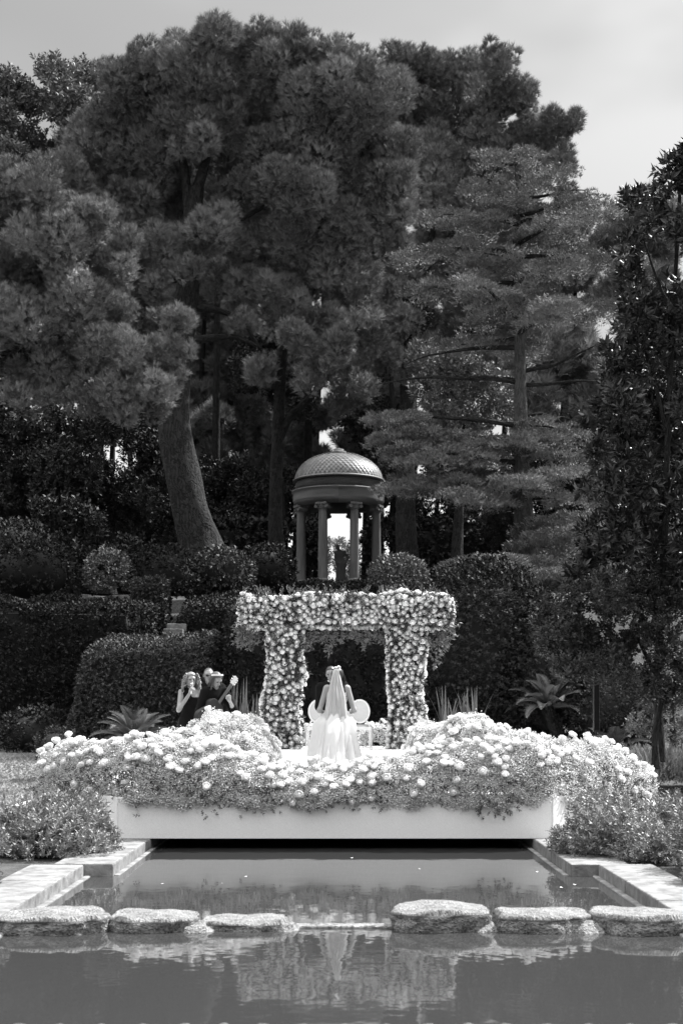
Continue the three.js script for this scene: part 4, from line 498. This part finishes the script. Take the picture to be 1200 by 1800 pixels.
// ---------- column loudspeaker ----------
{ const t = thing('column_loudspeaker', 'black column loudspeaker on a bass box under the right-hand shrub', 'loudspeaker', at(1047, 1330, 26.4).setY(0.3)); const k = 26.4 / F; mesh('bass_box', box(0.31, 0.95, 0.4, 0, 0.475, 0, 0.015), M.black, t); mesh('grille', box(0.27, 0.8, 0.02, 0, 0.48, 0.2, 0.005), M.cloth, t); mesh('pole', new THREE.CylinderGeometry(0.018, 0.018, 0.3, 10), M.black, t).position.set(0, 1.05, 0); mesh('column', box(0.11, 1.15, 0.13, 0, 1.6, 0, 0.01), M.black, t); mesh('column_grille', box(0.09, 1.09, 0.01, 0, 1.6, 0.066, 0.003), M.cloth, t); }

// ---------- people ----------
function surface(sdf, lo, hi, cell) { // smooth skin over a distance field (surface nets)
  const n = [0, 1, 2].map((i) => Math.ceil((hi[i] - lo[i]) / cell) + 1), [nx, ny, nz] = n, f = new Float32Array(nx * ny * nz), id = (i, j, k) => i + nx * (j + ny * k);
  for (let k = 0; k < nz; k++) for (let j = 0; j < ny; j++) for (let i = 0; i < nx; i++) f[id(i, j, k)] = sdf(lo[0] + i * cell, lo[1] + j * cell, lo[2] + k * cell);
  const vi = new Int32Array(nx * ny * nz).fill(-1), pos = [], idx = [];
  for (let k = 0; k < nz - 1; k++) for (let j = 0; j < ny - 1; j++) for (let i = 0; i < nx - 1; i++) {
    let x = 0, y = 0, z = 0, c = 0; const g = (a, b, d) => f[id(i + a, j + b, k + d)];
    const e = (a, b) => { const u = g(...a), v = g(...b); if ((u < 0) !== (v < 0)) { const t = u / (u - v); x += a[0] + (b[0] - a[0]) * t; y += a[1] + (b[1] - a[1]) * t; z += a[2] + (b[2] - a[2]) * t; c++; } };
    const s0 = g(0, 0, 0) < 0; if (s0 === (g(1, 0, 0) < 0) && s0 === (g(0, 1, 0) < 0) && s0 === (g(1, 1, 0) < 0) && s0 === (g(0, 0, 1) < 0) && s0 === (g(1, 0, 1) < 0) && s0 === (g(0, 1, 1) < 0) && s0 === (g(1, 1, 1) < 0)) continue;
    for (let a = 0; a < 2; a++) for (let b = 0; b < 2; b++) { e([0, a, b], [1, a, b]); e([a, 0, b], [a, 1, b]); e([a, b, 0], [a, b, 1]); }
    vi[id(i, j, k)] = pos.length / 3; pos.push(lo[0] + (i + x / c) * cell, lo[1] + (j + y / c) * cell, lo[2] + (k + z / c) * cell);
  }
  for (let k = 1; k < nz - 1; k++) for (let j = 1; j < ny - 1; j++) for (let i = 1; i < nx - 1; i++) {
    const a = f[id(i, j, k)] < 0, q = (p, flip) => { if (p.some((v) => v < 0)) return; const [A, B, C, E] = p; flip ? idx.push(A, B, C, A, C, E) : idx.push(A, C, B, A, E, C); };
    if (a !== (f[id(i + 1, j, k)] < 0)) q([vi[id(i, j - 1, k - 1)], vi[id(i, j, k - 1)], vi[id(i, j, k)], vi[id(i, j - 1, k)]], a);
    if (a !== (f[id(i, j + 1, k)] < 0)) q([vi[id(i - 1, j, k - 1)], vi[id(i - 1, j, k)], vi[id(i, j, k)], vi[id(i, j, k - 1)]], a);
    if (a !== (f[id(i, j, k + 1)] < 0)) q([vi[id(i - 1, j - 1, k)], vi[id(i, j - 1, k)], vi[id(i, j, k)], vi[id(i - 1, j, k)]], a);
  }
  return geoOf(pos, idx);
}
const smin = (a, b, k) => { const h = Math.max(k - Math.abs(a - b), 0) / k; return Math.min(a, b) - h * h * k * 0.25; };
function cone(a, b, ra, rb) { const ax = a.x, ay = a.y, az = a.z, dx = b.x - ax, dy = b.y - ay, dz = b.z - az, l2 = dx * dx + dy * dy + dz * dz || 1e-9; return (x, y, z) => { const px = x - ax, py = y - ay, pz = z - az, t = Math.max(0, Math.min(1, (px * dx + py * dy + pz * dz) / l2)); return Math.hypot(px - dx * t, py - dy * t, pz - dz * t) - (ra + (rb - ra) * t); }; }
function ell(c, r) { return (x, y, z) => { const a = (x - c.x) / r[0], b = (y - c.y) / r[1], d = (z - c.z) / r[2], k0 = Math.hypot(a, b, d), k1 = Math.hypot(a / r[0], b / r[1], d / r[2]); return k1 < 1e-6 ? -Math.min(...r) : k0 * (k0 - 1) / k1; }; }
const union = (list, k) => (x, y, z) => { let d = 1e9; for (const f of list) d = smin(d, f(x, y, z), k); return d; };
const headGeo = (() => {
  const main = union([ell(V(0, 0.03, -0.012), [0.074, 0.088, 0.094]), ell(V(0, -0.05, 0.026), [0.054, 0.062, 0.062]), cone(V(0, -0.1, 0.062), V(0, -0.1, 0.062), 0.016, 0.016), cone(V(-0.04, 0.026, 0.07), V(0.04, 0.026, 0.07), 0.012, 0.012)], 0.035), nose = cone(V(0, 0.008, 0.088), V(0, -0.026, 0.104), 0.007, 0.012), lip = cone(V(-0.018, -0.06, 0.082), V(0.018, -0.06, 0.082), 0.007, 0.007), neck = cone(V(0, -0.19, -0.035), V(0, -0.06, -0.02), 0.056, 0.05);
  const ears = [-1, 1].map((s) => ell(V(s * 0.077, 0, -0.012), [0.01, 0.03, 0.019])), eyes = [-1, 1].map((s) => ell(V(s * 0.031, 0.006, 0.096), [0.016, 0.012, 0.016]));
  return surface((x, y, z) => { let d = smin(main(x, y, z), neck(x, y, z), 0.03); d = smin(d, nose(x, y, z), 0.014); d = smin(d, lip(x, y, z), 0.01); for (const e of ears) d = smin(d, e(x, y, z), 0.01); for (const e of eyes) d = Math.max(d, -e(x, y, z)); return d; }, [-0.11, -0.22, -0.13], [0.11, 0.14, 0.13], 0.006);
})();
function handGeo(side, curl) { // +y along the fingers, +z out of the palm
  const l = [ell(V(0, 0.045, 0), [0.04, 0.052, 0.016])]; [[-0.03, 0.062], [-0.01, 0.074], [0.011, 0.07], [0.03, 0.054]].forEach(([x, len], i) => { let p = V(x * side, 0.082 - Math.abs(i - 1.3) * 0.004, 0), a = curl * 0.7; for (let s = 0; s < 3; s++) { const q = p.clone().add(V(x * side * 0.05, Math.cos(a), Math.sin(a)).normalize().multiplyScalar(len * [0.45, 0.32, 0.23][s])); l.push(cone(p, q, 0.009 - s * 0.001, 0.0085 - s * 0.001)); p = q; a += curl * 1.1; } });
  l.push(cone(V(-side * 0.028, 0.02, 0.004), V(-side * 0.052, 0.055, 0.016), 0.013, 0.01), cone(V(-side * 0.052, 0.055, 0.016), V(-side * 0.048, 0.084, 0.016 + curl * 0.02), 0.01, 0.008), cone(V(0, -0.03, 0), V(0, 0.02, 0), 0.024, 0.027));
  return surface(union(l, 0.008), [-0.08, -0.06, -0.04], [0.08, 0.18, 0.1], 0.0045);
}
function person(o) {
  const t = thing('person', o.label, 'person', o.at, o.group); t.rotation.set(0, o.turn || 0, o.tilt || 0); const s = o.h / 1.7, sw = o.shoulder || 0.165, lean = o.lean || 0;
  const B = (x, y, z) => { const v = V(x, y, z); if (y > 0.95 && lean) { const c = Math.cos(lean), q = Math.sin(lean), yy = y - 0.95; v.set(x, 0.95 + yy * c - z * q, z * c + yy * q); } return v; };
  const sh = [B(-sw, 1.385, 0), B(sw, 1.385, 0)], arms = o.arms.map((a, i) => [sh[i], V(...a[0]), V(...a[1])]);
  const torso = [ell(B(0, 0.96, 0), [0.165 * (o.hip || 1), 0.13, 0.115]), ell(B(0, 1.1, 0), [o.waist || 0.128, 0.15, 0.095]), ell(B(0, 1.27, 0), [sw * 0.93, 0.17, 0.108]), cone(B(-sw + 0.02, 1.385, -0.01), B(sw - 0.02, 1.385, -0.01), 0.052, 0.052), cone(B(0, 1.4, -0.015), B(0, 1.5, -0.002), 0.062, 0.05)];
  const armB = arms.flatMap(([a, e, w]) => [cone(a, e, 0.048 * (o.arm || 1), 0.036 * (o.arm || 1)), cone(e, w, 0.037 * (o.arm || 1), 0.025 * (o.arm || 1))]);
  const legB = [-1, 1].flatMap((k) => [cone(V(k * 0.085, 0.92, 0), V(k * 0.095, 0.5, 0.01), 0.085, 0.056), cone(V(k * 0.095, 0.5, 0.01), V(k * 0.1, 0.09, -0.02), 0.056, 0.036)]), footB = [-1, 1].map((k) => cone(V(k * 0.1, 0.045, -0.03), V(k * 0.115, 0.03, 0.14), 0.04, 0.028));
  const xs = arms.flat().map((p) => p.x), zs = arms.flat().map((p) => p.z), ys = arms.flat().map((p) => p.y), lo = [Math.min(-0.3, ...xs) - 0.1, -0.02, Math.min(-0.22, ...zs) - 0.1], hi = [Math.max(0.3, ...xs) + 0.1, Math.max(1.62, ...ys) + 0.08, Math.max(0.26, ...zs) + 0.1];
  const body = [surface(union([...torso, ...armB, ...legB, ...footB], 0.035), lo, hi, 0.014)];
  const hp = B(0, 1.575, 0.02), hm = new THREE.Matrix4().compose(hp, new THREE.Quaternion().setFromEuler(new THREE.Euler(...(o.head || [0, 0, 0]), 'YXZ')), V(1, 1, 1)); body.push(headGeo.clone().applyMatrix4(hm));
  arms.forEach(([, e, w], i) => { const y = w.clone().sub(e).normalize(), pn = V(...(o.palms ? o.palms[i] : [0, 0, 1])), z = pn.addScaledVector(y, -pn.dot(y)).normalize(), x = V().crossVectors(y, z); body.push(handGeo(i ? 1 : -1, o.curl ? o.curl[i] : 0.4).applyMatrix4(new THREE.Matrix4().makeBasis(x, y, z).setPosition(w))); });
  const g = merge(body); g.scale(s, s, s); mesh('body', g, o.skin || M.skin, t);
  const part = (name, geo, m) => { geo.scale(s, s, s); return mesh(name, geo, m, t); };
  const inH = (geo) => geo.applyMatrix4(hm);
  for (const k of [-1, 1]) { const e = new THREE.SphereGeometry(0.0115, 10, 8); e.translate(k * 0.031, 0.006, 0.083); part('eye', inH(e), M.hairDark); } { const m = new THREE.SphereGeometry(1, 12, 8); m.scale(0.02, 0.006, 0.006); m.translate(0, -0.06, 0.088); part('mouth', inH(m), mat(0.16, 0.5)); }
  o.dress?.({ part, inH, torso, armB, legB, footB, B, arms, lo, hi, t, s, hm }); return t;
}
function strands(n, seed, root, tip, r) { R = rng(seed); const l = []; for (let i = 0; i < n; i++) { const a = root(i / n), b = tip(i / n, a), m = a.clone().lerp(b, 0.45).add(randDir().multiplyScalar(0.02)); l.push(tube([a, m, a.clone().lerp(b, 0.75).add(randDir().multiplyScalar(0.018)), b], r, r * 0.4, 8, 4)); } return l; }
const skull = (grow, cut) => { const a = ell(V(0, 0.03, -0.014), [0.074 + grow, 0.088 + grow, 0.094 + grow]), b = ell(V(0, -0.03, -0.03), [0.07 + grow, 0.09, 0.07 + grow]); return surface((x, y, z) => Math.max(smin(a(x, y, z), b(x, y, z), 0.03), cut(x, y, z)), [-0.14, -0.16, -0.16], [0.14, 0.17, 0.15], 0.007); };
const fringe = (x, y, z) => (z - 0.035 - Math.max(0, y - 0.05) * 0.9);
function suit(c, trousers = true, sleeves = 0.93, mat_ = M.cloth, neck = 1.46) { const ar = c.arms.flatMap(([a, e, w]) => [cone(a, e, 0.066, 0.05), cone(e, e.clone().lerp(w, sleeves), 0.05, 0.04)]), f = union([...c.torso, ...ar], 0.04), nk = cone(c.B(0, neck, 0.005), c.B(0, neck + 0.3, 0.02), 0.06, 0.1); c.part('jacket', surface((x, y, z) => Math.max(f(x, y, z) - 0.016 - 0.006 * (noise(x * 14, y * 14, z * 14) - 0.5), -nk(x, y, z)), c.lo, c.hi, 0.014), mat_); if (trousers) { const lf = union(c.legB, 0.03); c.part('trousers', surface((x, y, z) => Math.max(lf(x, y, z) - 0.02, y - 0.96), [-0.3, 0.02, -0.2], [0.3, 1.0, 0.2], 0.016), mat_); c.part('shoes', surface((x, y, z) => union(c.footB, 0.01)(x, y, z) - 0.008, [-0.22, -0.02, -0.12], [0.22, 0.12, 0.22], 0.012), M.black); } }
function loft(rows, n, fold) { const pos = [], idx = [], uv = []; rows.forEach(([y, rx, rz, ox, oz, amp], j) => { for (let i = 0; i <= n; i++) { const a = i / n * 2 * Math.PI, k = 1 + amp * fold(a, y); pos.push(ox + Math.cos(a) * rx * k, y, oz + Math.sin(a) * rz * k); uv.push(i / n * 2, y); if (i < n && j < rows.length - 1) { const q = j * (n + 1) + i; idx.push(q, q + n + 1, q + 1, q + 1, q + n + 1, q + n + 2); } } }); return geoOf(pos, idx, uv); }
function rowsOf(keys, n) { const out = []; for (let i = 0; i < n; i++) { const u = i / (n - 1) * (keys.length - 1), k = Math.min(keys.length - 2, Math.floor(u)), t = sm(0, 1, u - k) * 0.35 + (u - k) * 0.65; out.push(keys[k].map((v, q) => v + (keys[k + 1][q] - v) * t)); } return out; }

person({ label: 'bride seen from behind in a strapless white gown and long veil', at: V((592 - 600) * 22 / F, DECK, -22), turn: Math.PI, h: 1.74, shoulder: 0.158, waist: 0.115,
  arms: [[[-0.262, 1.05, -0.05], [-0.13, 0.98, 0.2]], [[0.262, 1.05, -0.05], [0.13, 0.98, 0.2]]], palms: [[0.6, 0.6, 0], [-0.6, 0.6, 0]], head: [0.05, 0.35, 0], curl: [0.7, 0.7],
  dress: (c) => {
    const f = union([...c.torso.slice(0, 3)], 0.04); c.part('bodice', surface((x, y, z) => Math.max(f(x, y, z) - 0.016, y - 1.3 - 0.05 * Math.max(0, z * 6) + 0.05 * Math.cos(x * 18)), [-0.24, 0.88, -0.2], [0.24, 1.36, 0.22], 0.012), M.gown);
    c.part('skirt', loft(rowsOf([[1.08, 0.135, 0.105, 0, 0, 0.01], [0.96, 0.19, 0.15, 0, -0.01, 0.04], [0.75, 0.25, 0.25, 0, -0.05, 0.09], [0.45, 0.32, 0.38, 0.0, -0.12, 0.13], [0.15, 0.4, 0.55, 0, -0.25, 0.15], [0.0, 0.46, 0.7, 0, -0.36, 0.15]], 26), 120, (a, y) => Math.cos(a * 11 + y * 2) * 0.8 + Math.cos(a * 17 + 1 + y) * 0.6), M.gown);
    const ov = rowsOf([[1.07, 0.14, 0.11, 0, 0, 0.02], [1.0, 0.21, 0.16, 0, -0.02, 0.1], [0.88, 0.3, 0.23, 0.02, -0.04, 0.16], [0.74, 0.31, 0.29, 0.02, -0.08, 0.2], [0.4, 0.37, 0.4, 0.02, -0.14, 0.2], [0.02, 0.46, 0.62, 0.02, -0.3, 0.18]], 26), og = loft(ov, 110, (a, y) => Math.cos(a * 5 + 0.6) * 0.7 + Math.cos(a * 13 + y * 3) * 0.3), p = og.attributes.position; for (let i = 0; i < p.count; i++) { const a = Math.atan2(p.getZ(i), p.getX(i)); p.setY(i, p.getY(i) + (1.07 - p.getY(i)) * (0.1 * Math.sin(a) - 0.05 * Math.sign(p.getX(i)) * Math.cos(a))); } og.computeVertexNormals(); c.part('overskirt', og, M.gown);
    // appliqué flowers down the right of the bodice
    R = rng(401); const ap = []; for (let i = 0; i < 26; i++) { const a = -1.9 + rr(-1.1, 0.9), y = rr(0.85, 1.3), r = 0.15 + Math.max(0, 1.08 - y) * 0.55, o = { pos: [], idx: [] }; for (let q = 0; q < 5; q++) { const d = V(Math.cos(q * 1.256), Math.sin(q * 1.256), -0.5).normalize(); card(o, V(Math.cos(a) * r, y, Math.sin(a) * r * 0.82), d, perp(d), 0.035, 0.022, 0.2, 0.2); } ap.push(geoOf(o.pos, o.idx)); } c.part('lace_flowers', merge(ap), M.gown);
    const cap = skull(0.013, fringe), hr = strands(130, 403, (u) => { const a = Math.PI * (1.02 + 0.96 * R()); return V(Math.cos(a) * 0.08, rr(-0.04, 0.09), Math.sin(a) * 0.09); }, (u, a) => V(a.x * 1.15 - 0.03 - R() * 0.05, -rr(0.2, 0.34), a.z * 0.8 - 0.03 + rr(-0.02, 0.02)), 0.008); c.part('hair', c.inH(merge([cap, ...hr])), M.hairDark);
    // veil: a gathered sheet from the crown of the head to the train
    const pos = [], idx = [], uv = [], rows = 44, cols = 40; for (let j = 0; j <= rows; j++) { const v = j / rows, y = 1.68 - 1.6 * v, half = 0.045 + 0.06 * Math.min(1, v * 4) + 0.09 * v + 0.2 * v * v, zb = -0.105 - 0.05 * sm(0, 0.15, v) - 0.03 * sm(0.3, 0.45, v) - 0.28 * sm(0.4, 1, v) - 0.25 * sm(0.75, 1, v); for (let i = 0; i <= cols; i++) { const u = i / cols * 2 - 1; pos.push(u * half + 0.012, y - 0.02 * u * u, zb + 0.05 * u * u * (0.4 + v) + (0.008 + 0.022 * v) * Math.cos(u * 13 + Math.sin(v * 5) * 0.8)); uv.push(u, v); if (j < rows && i < cols) { const q = j * (cols + 1) + i; idx.push(q, q + 1, q + cols + 1, q + 1, q + cols + 2, q + cols + 1); } } } c.part('veil', geoOf(pos, idx, uv), M.veil);
    const comb = []; for (let i = 0; i < 7; i++) { const g = new THREE.SphereGeometry(0.016, 8, 6); g.translate(-0.03 + i * 0.012, 0.125 + 0.012 * Math.sin(i), -0.05); comb.push(g); } c.part('hair_comb', c.inH(merge(comb)), M.white);
  } });
person({ label: 'groom in a dark suit mostly hidden behind the bride', at: V((597 - 600) * 22.75 / F, DECK, -22.75), turn: 0.1, tilt: 0.085, h: 1.79, shoulder: 0.172, waist: 0.14, arm: 1.1, arms: [[[-0.22, 1.1, 0.04], [-0.05, 0.98, 0.2]], [[0.22, 1.1, 0.04], [0.05, 0.98, 0.2]]], palms: [[0, 1, 0], [0, 1, 0]], head: [0.08, -0.3, 0.05],
  dress: (c) => { suit(c); c.part('hair', c.inH(skull(0.01, (x, y, z) => Math.max(z - 0.04 - Math.max(0, y - 0.06) * 1.3, 0.02 - y - Math.max(0, -z - 0.02)))), M.hairDark); const col = loft(rowsOf([[1.44, 0.07, 0.066, 0, -0.005, 0], [1.49, 0.062, 0.06, 0, 0, 0]], 4), 24, () => 0); c.part('collar', col, M.white); } });

const musicians = 'musicians behind the left flower mound';
person({ label: 'singer with light curly hair in a black dress, hand raised to her mouth', at: V((336 - 600) * 22.6 / F, DECK, -22.6), turn: 0.15, h: 1.68, shoulder: 0.155, waist: 0.118, group: musicians,
  arms: [[[-0.2, 1.1, 0.14], [-0.03, 1.36, 0.24]], [[0.23, 1.1, -0.02], [0.26, 0.88, 0.1]]], palms: [[0.5, 0, -0.8], [-1, 0, 0.2]], head: [0.03, 0.15, 0], curl: [1.1, 0.5],
  dress: (c) => {
    const f = union(c.torso.slice(0, 4), 0.04); c.part('dress_top', surface((x, y, z) => Math.max(f(x, y, z) - 0.013, y - (x < 0 ? 1.47 : 1.3 + Math.max(0, -x + 0.02) * 0.9) , x - 0.14), [-0.26, 0.86, -0.2], [0.26, 1.5, 0.2], 0.012), M.cloth);
    c.part('dress_skirt', loft(rowsOf([[1.06, 0.138, 0.11, 0, 0, 0], [0.95, 0.19, 0.14, 0, 0, 0.02], [0.5, 0.24, 0.2, 0, 0, 0.07], [0.08, 0.32, 0.28, 0, 0, 0.1]], 16), 60, (a) => Math.cos(a * 9)), M.cloth);
    const curl = []; R = rng(421); for (let i = 0; i < 150; i++) { const a = Math.PI * (0.9 + 1.2 * R()) , x0 = Math.cos(a) * 0.085, z0 = Math.sin(a) * 0.085 + 0.02, y0 = rr(0.0, 0.11), L2 = rr(0.14, 0.26), pts = []; for (let k = 0; k <= 8; k++) { const u = k / 8; pts.push(V(x0 * (1 + u * 0.75) + Math.cos(u * 14 + i) * 0.018, y0 + 0.03 * Math.sin(u * 2) - L2 * u, z0 * (1 + u * 0.3) + Math.sin(u * 14 + i) * 0.018)); } curl.push(tube(pts, 0.012, 0.006, 16, 4)); } c.part('hair', c.inH(merge([skull(0.018, fringe), ...curl])), M.hairLight);
    const a = c.arms[0][2], mic = merge([tube([V(a.x + 0.02, a.y - 0.02, a.z + 0.05), V(a.x + 0.03, a.y + 0.06, a.z + 0.0), V(a.x + 0.03, a.y + 0.1, a.z - 0.02)], 0.014, 0.02, 8, 10), new THREE.SphereGeometry(0.03, 14, 10).translate(a.x + 0.03, a.y + 0.14, a.z - 0.04)]); mic.scale(c.s, c.s, c.s); const m = tag(mesh('microphone', mic, M.metal), 'hand-held microphone at the mouth of the curly-haired singer', 'microphone'); m.position.copy(c.t.position); m.rotation.copy(c.t.rotation);
  } });
person({ label: 'guitarist with long dark hair and a headband, looking down', at: V((376 - 600) * 22.2 / F, DECK, -22.2), turn: 0.45, h: 1.68, shoulder: 0.162, waist: 0.13, lean: 0.12, group: musicians,
  arms: [[[-0.27, 1.08, 0.08], [-0.08, 0.98, 0.3]], [[0.24, 1.12, 0.2], [0.12, 1.24, 0.38]]], palms: [[0.2, 0, -1], [-0.6, 0.6, 0.2]], head: [0.55, 0.35, 0], curl: [0.6, 1.0],
  dress: (c) => { suit(c, true, 0.02); const hr = strands(120, 431, () => { const a = Math.PI * (0.9 + 1.2 * R()); return V(Math.cos(a) * 0.082, rr(-0.03, 0.09), Math.sin(a) * 0.088 + 0.015); }, (u, a) => V(a.x * 1.15, -rr(0.22, 0.32), a.z + 0.02 + rr(-0.02, 0.05)), 0.009); c.part('hair', c.inH(merge([skull(0.014, fringe), ...hr])), M.hairMid); const hb = loft([[0, 0.089, 0.109, 0, -0.012, 0], [0.025, 0.086, 0.106, 0, -0.012, 0]], 30, () => 0); hb.rotateX(-0.55); hb.translate(0, 0.075, 0); c.part('headband', c.inH(hb), M.chair);
    const g = thing('acoustic_guitar', 'dark guitar with a pale headstock held by the long-haired guitarist', 'guitar', c.t.position.clone().add(V(0, 0.95, 0).applyEuler(c.t.rotation)).add(V(-0.06, 0.05, 0.26))); g.rotation.set(0, 0.75, 0.85); const s = new THREE.Shape(), pr = [[-0.22, 0], [-0.2, 0.13], [-0.1, 0.19], [0.02, 0.15], [0.1, 0.115], [0.18, 0.14], [0.25, 0.1], [0.27, 0]]; s.moveTo(...pr[0]); s.splineThru([...pr.slice(1), ...pr.slice(1, 7).reverse().map(([x, y]) => [x, -y])].map((p) => new THREE.Vector2(...p))); const bd = new THREE.ExtrudeGeometry(s, { depth: 0.09, bevelEnabled: true, bevelSize: 0.006, bevelThickness: 0.006, bevelSegments: 2, curveSegments: 30 }); bd.translate(0, 0, -0.05); mesh('sound_box', bd, M.black, g); mesh('sound_hole', new THREE.TorusGeometry(0.05, 0.006, 8, 24).translate(0.08, 0, 0.05), M.metal, g); mesh('bridge', box(0.03, 0.14, 0.012, -0.08, 0, 0.052, 0.003), M.chair, g); mesh('neck', box(0.4, 0.05, 0.025, 0.45, 0, 0.04, 0.008), M.hairMid, g); const hs = mesh('headstock', box(0.15, 0.075, 0.02, 0.72, 0, 0.035, 0.006), M.pad, g); for (let i = 0; i < 6; i++) { const p = mesh('tuning_peg', new THREE.SphereGeometry(0.012, 8, 6), M.metal, hs); p.position.set(0.68 + (i % 3) * 0.04, (i < 3 ? 1 : -1) * 0.05, 0.035); } } });
person({ label: 'musician in dark glasses and black standing behind the guitarist', at: V((367 - 600) * 23.2 / F, DECK, -23.2), turn: 0.1, h: 1.77, shoulder: 0.185, waist: 0.14, arm: 1.1, group: musicians, arms: [[[-0.26, 1.1, 0.02], [-0.2, 0.86, 0.12]], [[0.26, 1.1, 0.02], [0.2, 0.86, 0.12]]], palms: [[1, 0, 0], [-1, 0, 0]], head: [0.05, 0.1, 0],
  dress: (c) => { suit(c); c.part('hair', c.inH(skull(0.006, (x, y, z) => Math.max(z - 0.01 - Math.max(0, y - 0.07) * 1.0, 0.01 - y))), M.hairMid); const gl = []; for (const k of [-1, 1]) { const g = new THREE.SphereGeometry(1, 14, 10); g.scale(0.026, 0.02, 0.01); g.translate(k * 0.031, 0.008, 0.098); gl.push(g); gl.push(tube([V(k * 0.05, 0.012, 0.095), V(k * 0.078, 0.012, 0.05), V(k * 0.082, 0.008, -0.01)], 0.003, 0.003, 6, 5)); } gl.push(tube([V(-0.01, 0.012, 0.104), V(0, 0.015, 0.108), V(0.01, 0.012, 0.104)], 0.003, 0.003, 4, 5)); c.part('sunglasses', c.inH(merge(gl)), M.black); } });

{ // statue inside the temple
  const D = 60, base = V((598 - 600) * D / F, EYE + (CY - 1030) * D / F, -D), t = thing('draped_statue', 'dark statue of a draped standing figure between the temple columns', 'statue', base);
  mesh('plinth', box(0.75, 0.16, 0.6, 0, 0.08, 0, 0.02), M.statue, t);
  const f = union([ell(V(0.03, 0.95, 0), [0.2, 0.2, 0.15]), ell(V(0.0, 1.15, 0), [0.16, 0.18, 0.12]), ell(V(-0.02, 1.32, 0), [0.19, 0.16, 0.13]), cone(V(-0.19, 1.42, 0), V(0.15, 1.44, 0), 0.06, 0.06), cone(V(-0.03, 1.46, 0), V(-0.08, 1.56, 0.02), 0.055, 0.05), ell(V(-0.11, 1.64, 0.03), [0.085, 0.115, 0.1]), cone(V(0.17, 1.42, 0), V(0.34, 1.2, -0.03), 0.055, 0.045), cone(V(0.34, 1.2, -0.03), V(0.22, 0.98, 0.03), 0.045, 0.04), cone(V(-0.2, 1.4, 0), V(-0.22, 1.1, 0.06), 0.052, 0.042), cone(V(-0.22, 1.1, 0.06), V(-0.1, 0.92, 0.14), 0.042, 0.035), cone(V(0.07, 0.9, 0), V(0.06, 0.15, 0), 0.17, 0.15), cone(V(-0.05, 0.9, 0), V(-0.04, 0.15, 0.05), 0.14, 0.14), cone(V(0.12, 0.4, 0), V(0.26, 0.18, 0), 0.1, 0.07)], 0.07);
  mesh('figure', surface((x, y, z) => f(x, y, z) + (y < 1 ? 0.014 * Math.sin(x * 55 + Math.sin(y * 4) * 2 + z * 30) : 0), [-0.45, 0.1, -0.35], [0.5, 1.85, 0.35], 0.018), M.statue, t);
}

// ---------- render ----------
const renderer = new THREE.WebGLRenderer({ antialias: true });
renderer.shadowMap.enabled = true;
renderer.shadowMap.type = THREE.PCFSoftShadowMap;
renderer.toneMapping = THREE.LinearToneMapping;
renderer.toneMappingExposure = EXPOSURE;
renderer.setSize(682, 1024);
renderer.render(scene, camera);
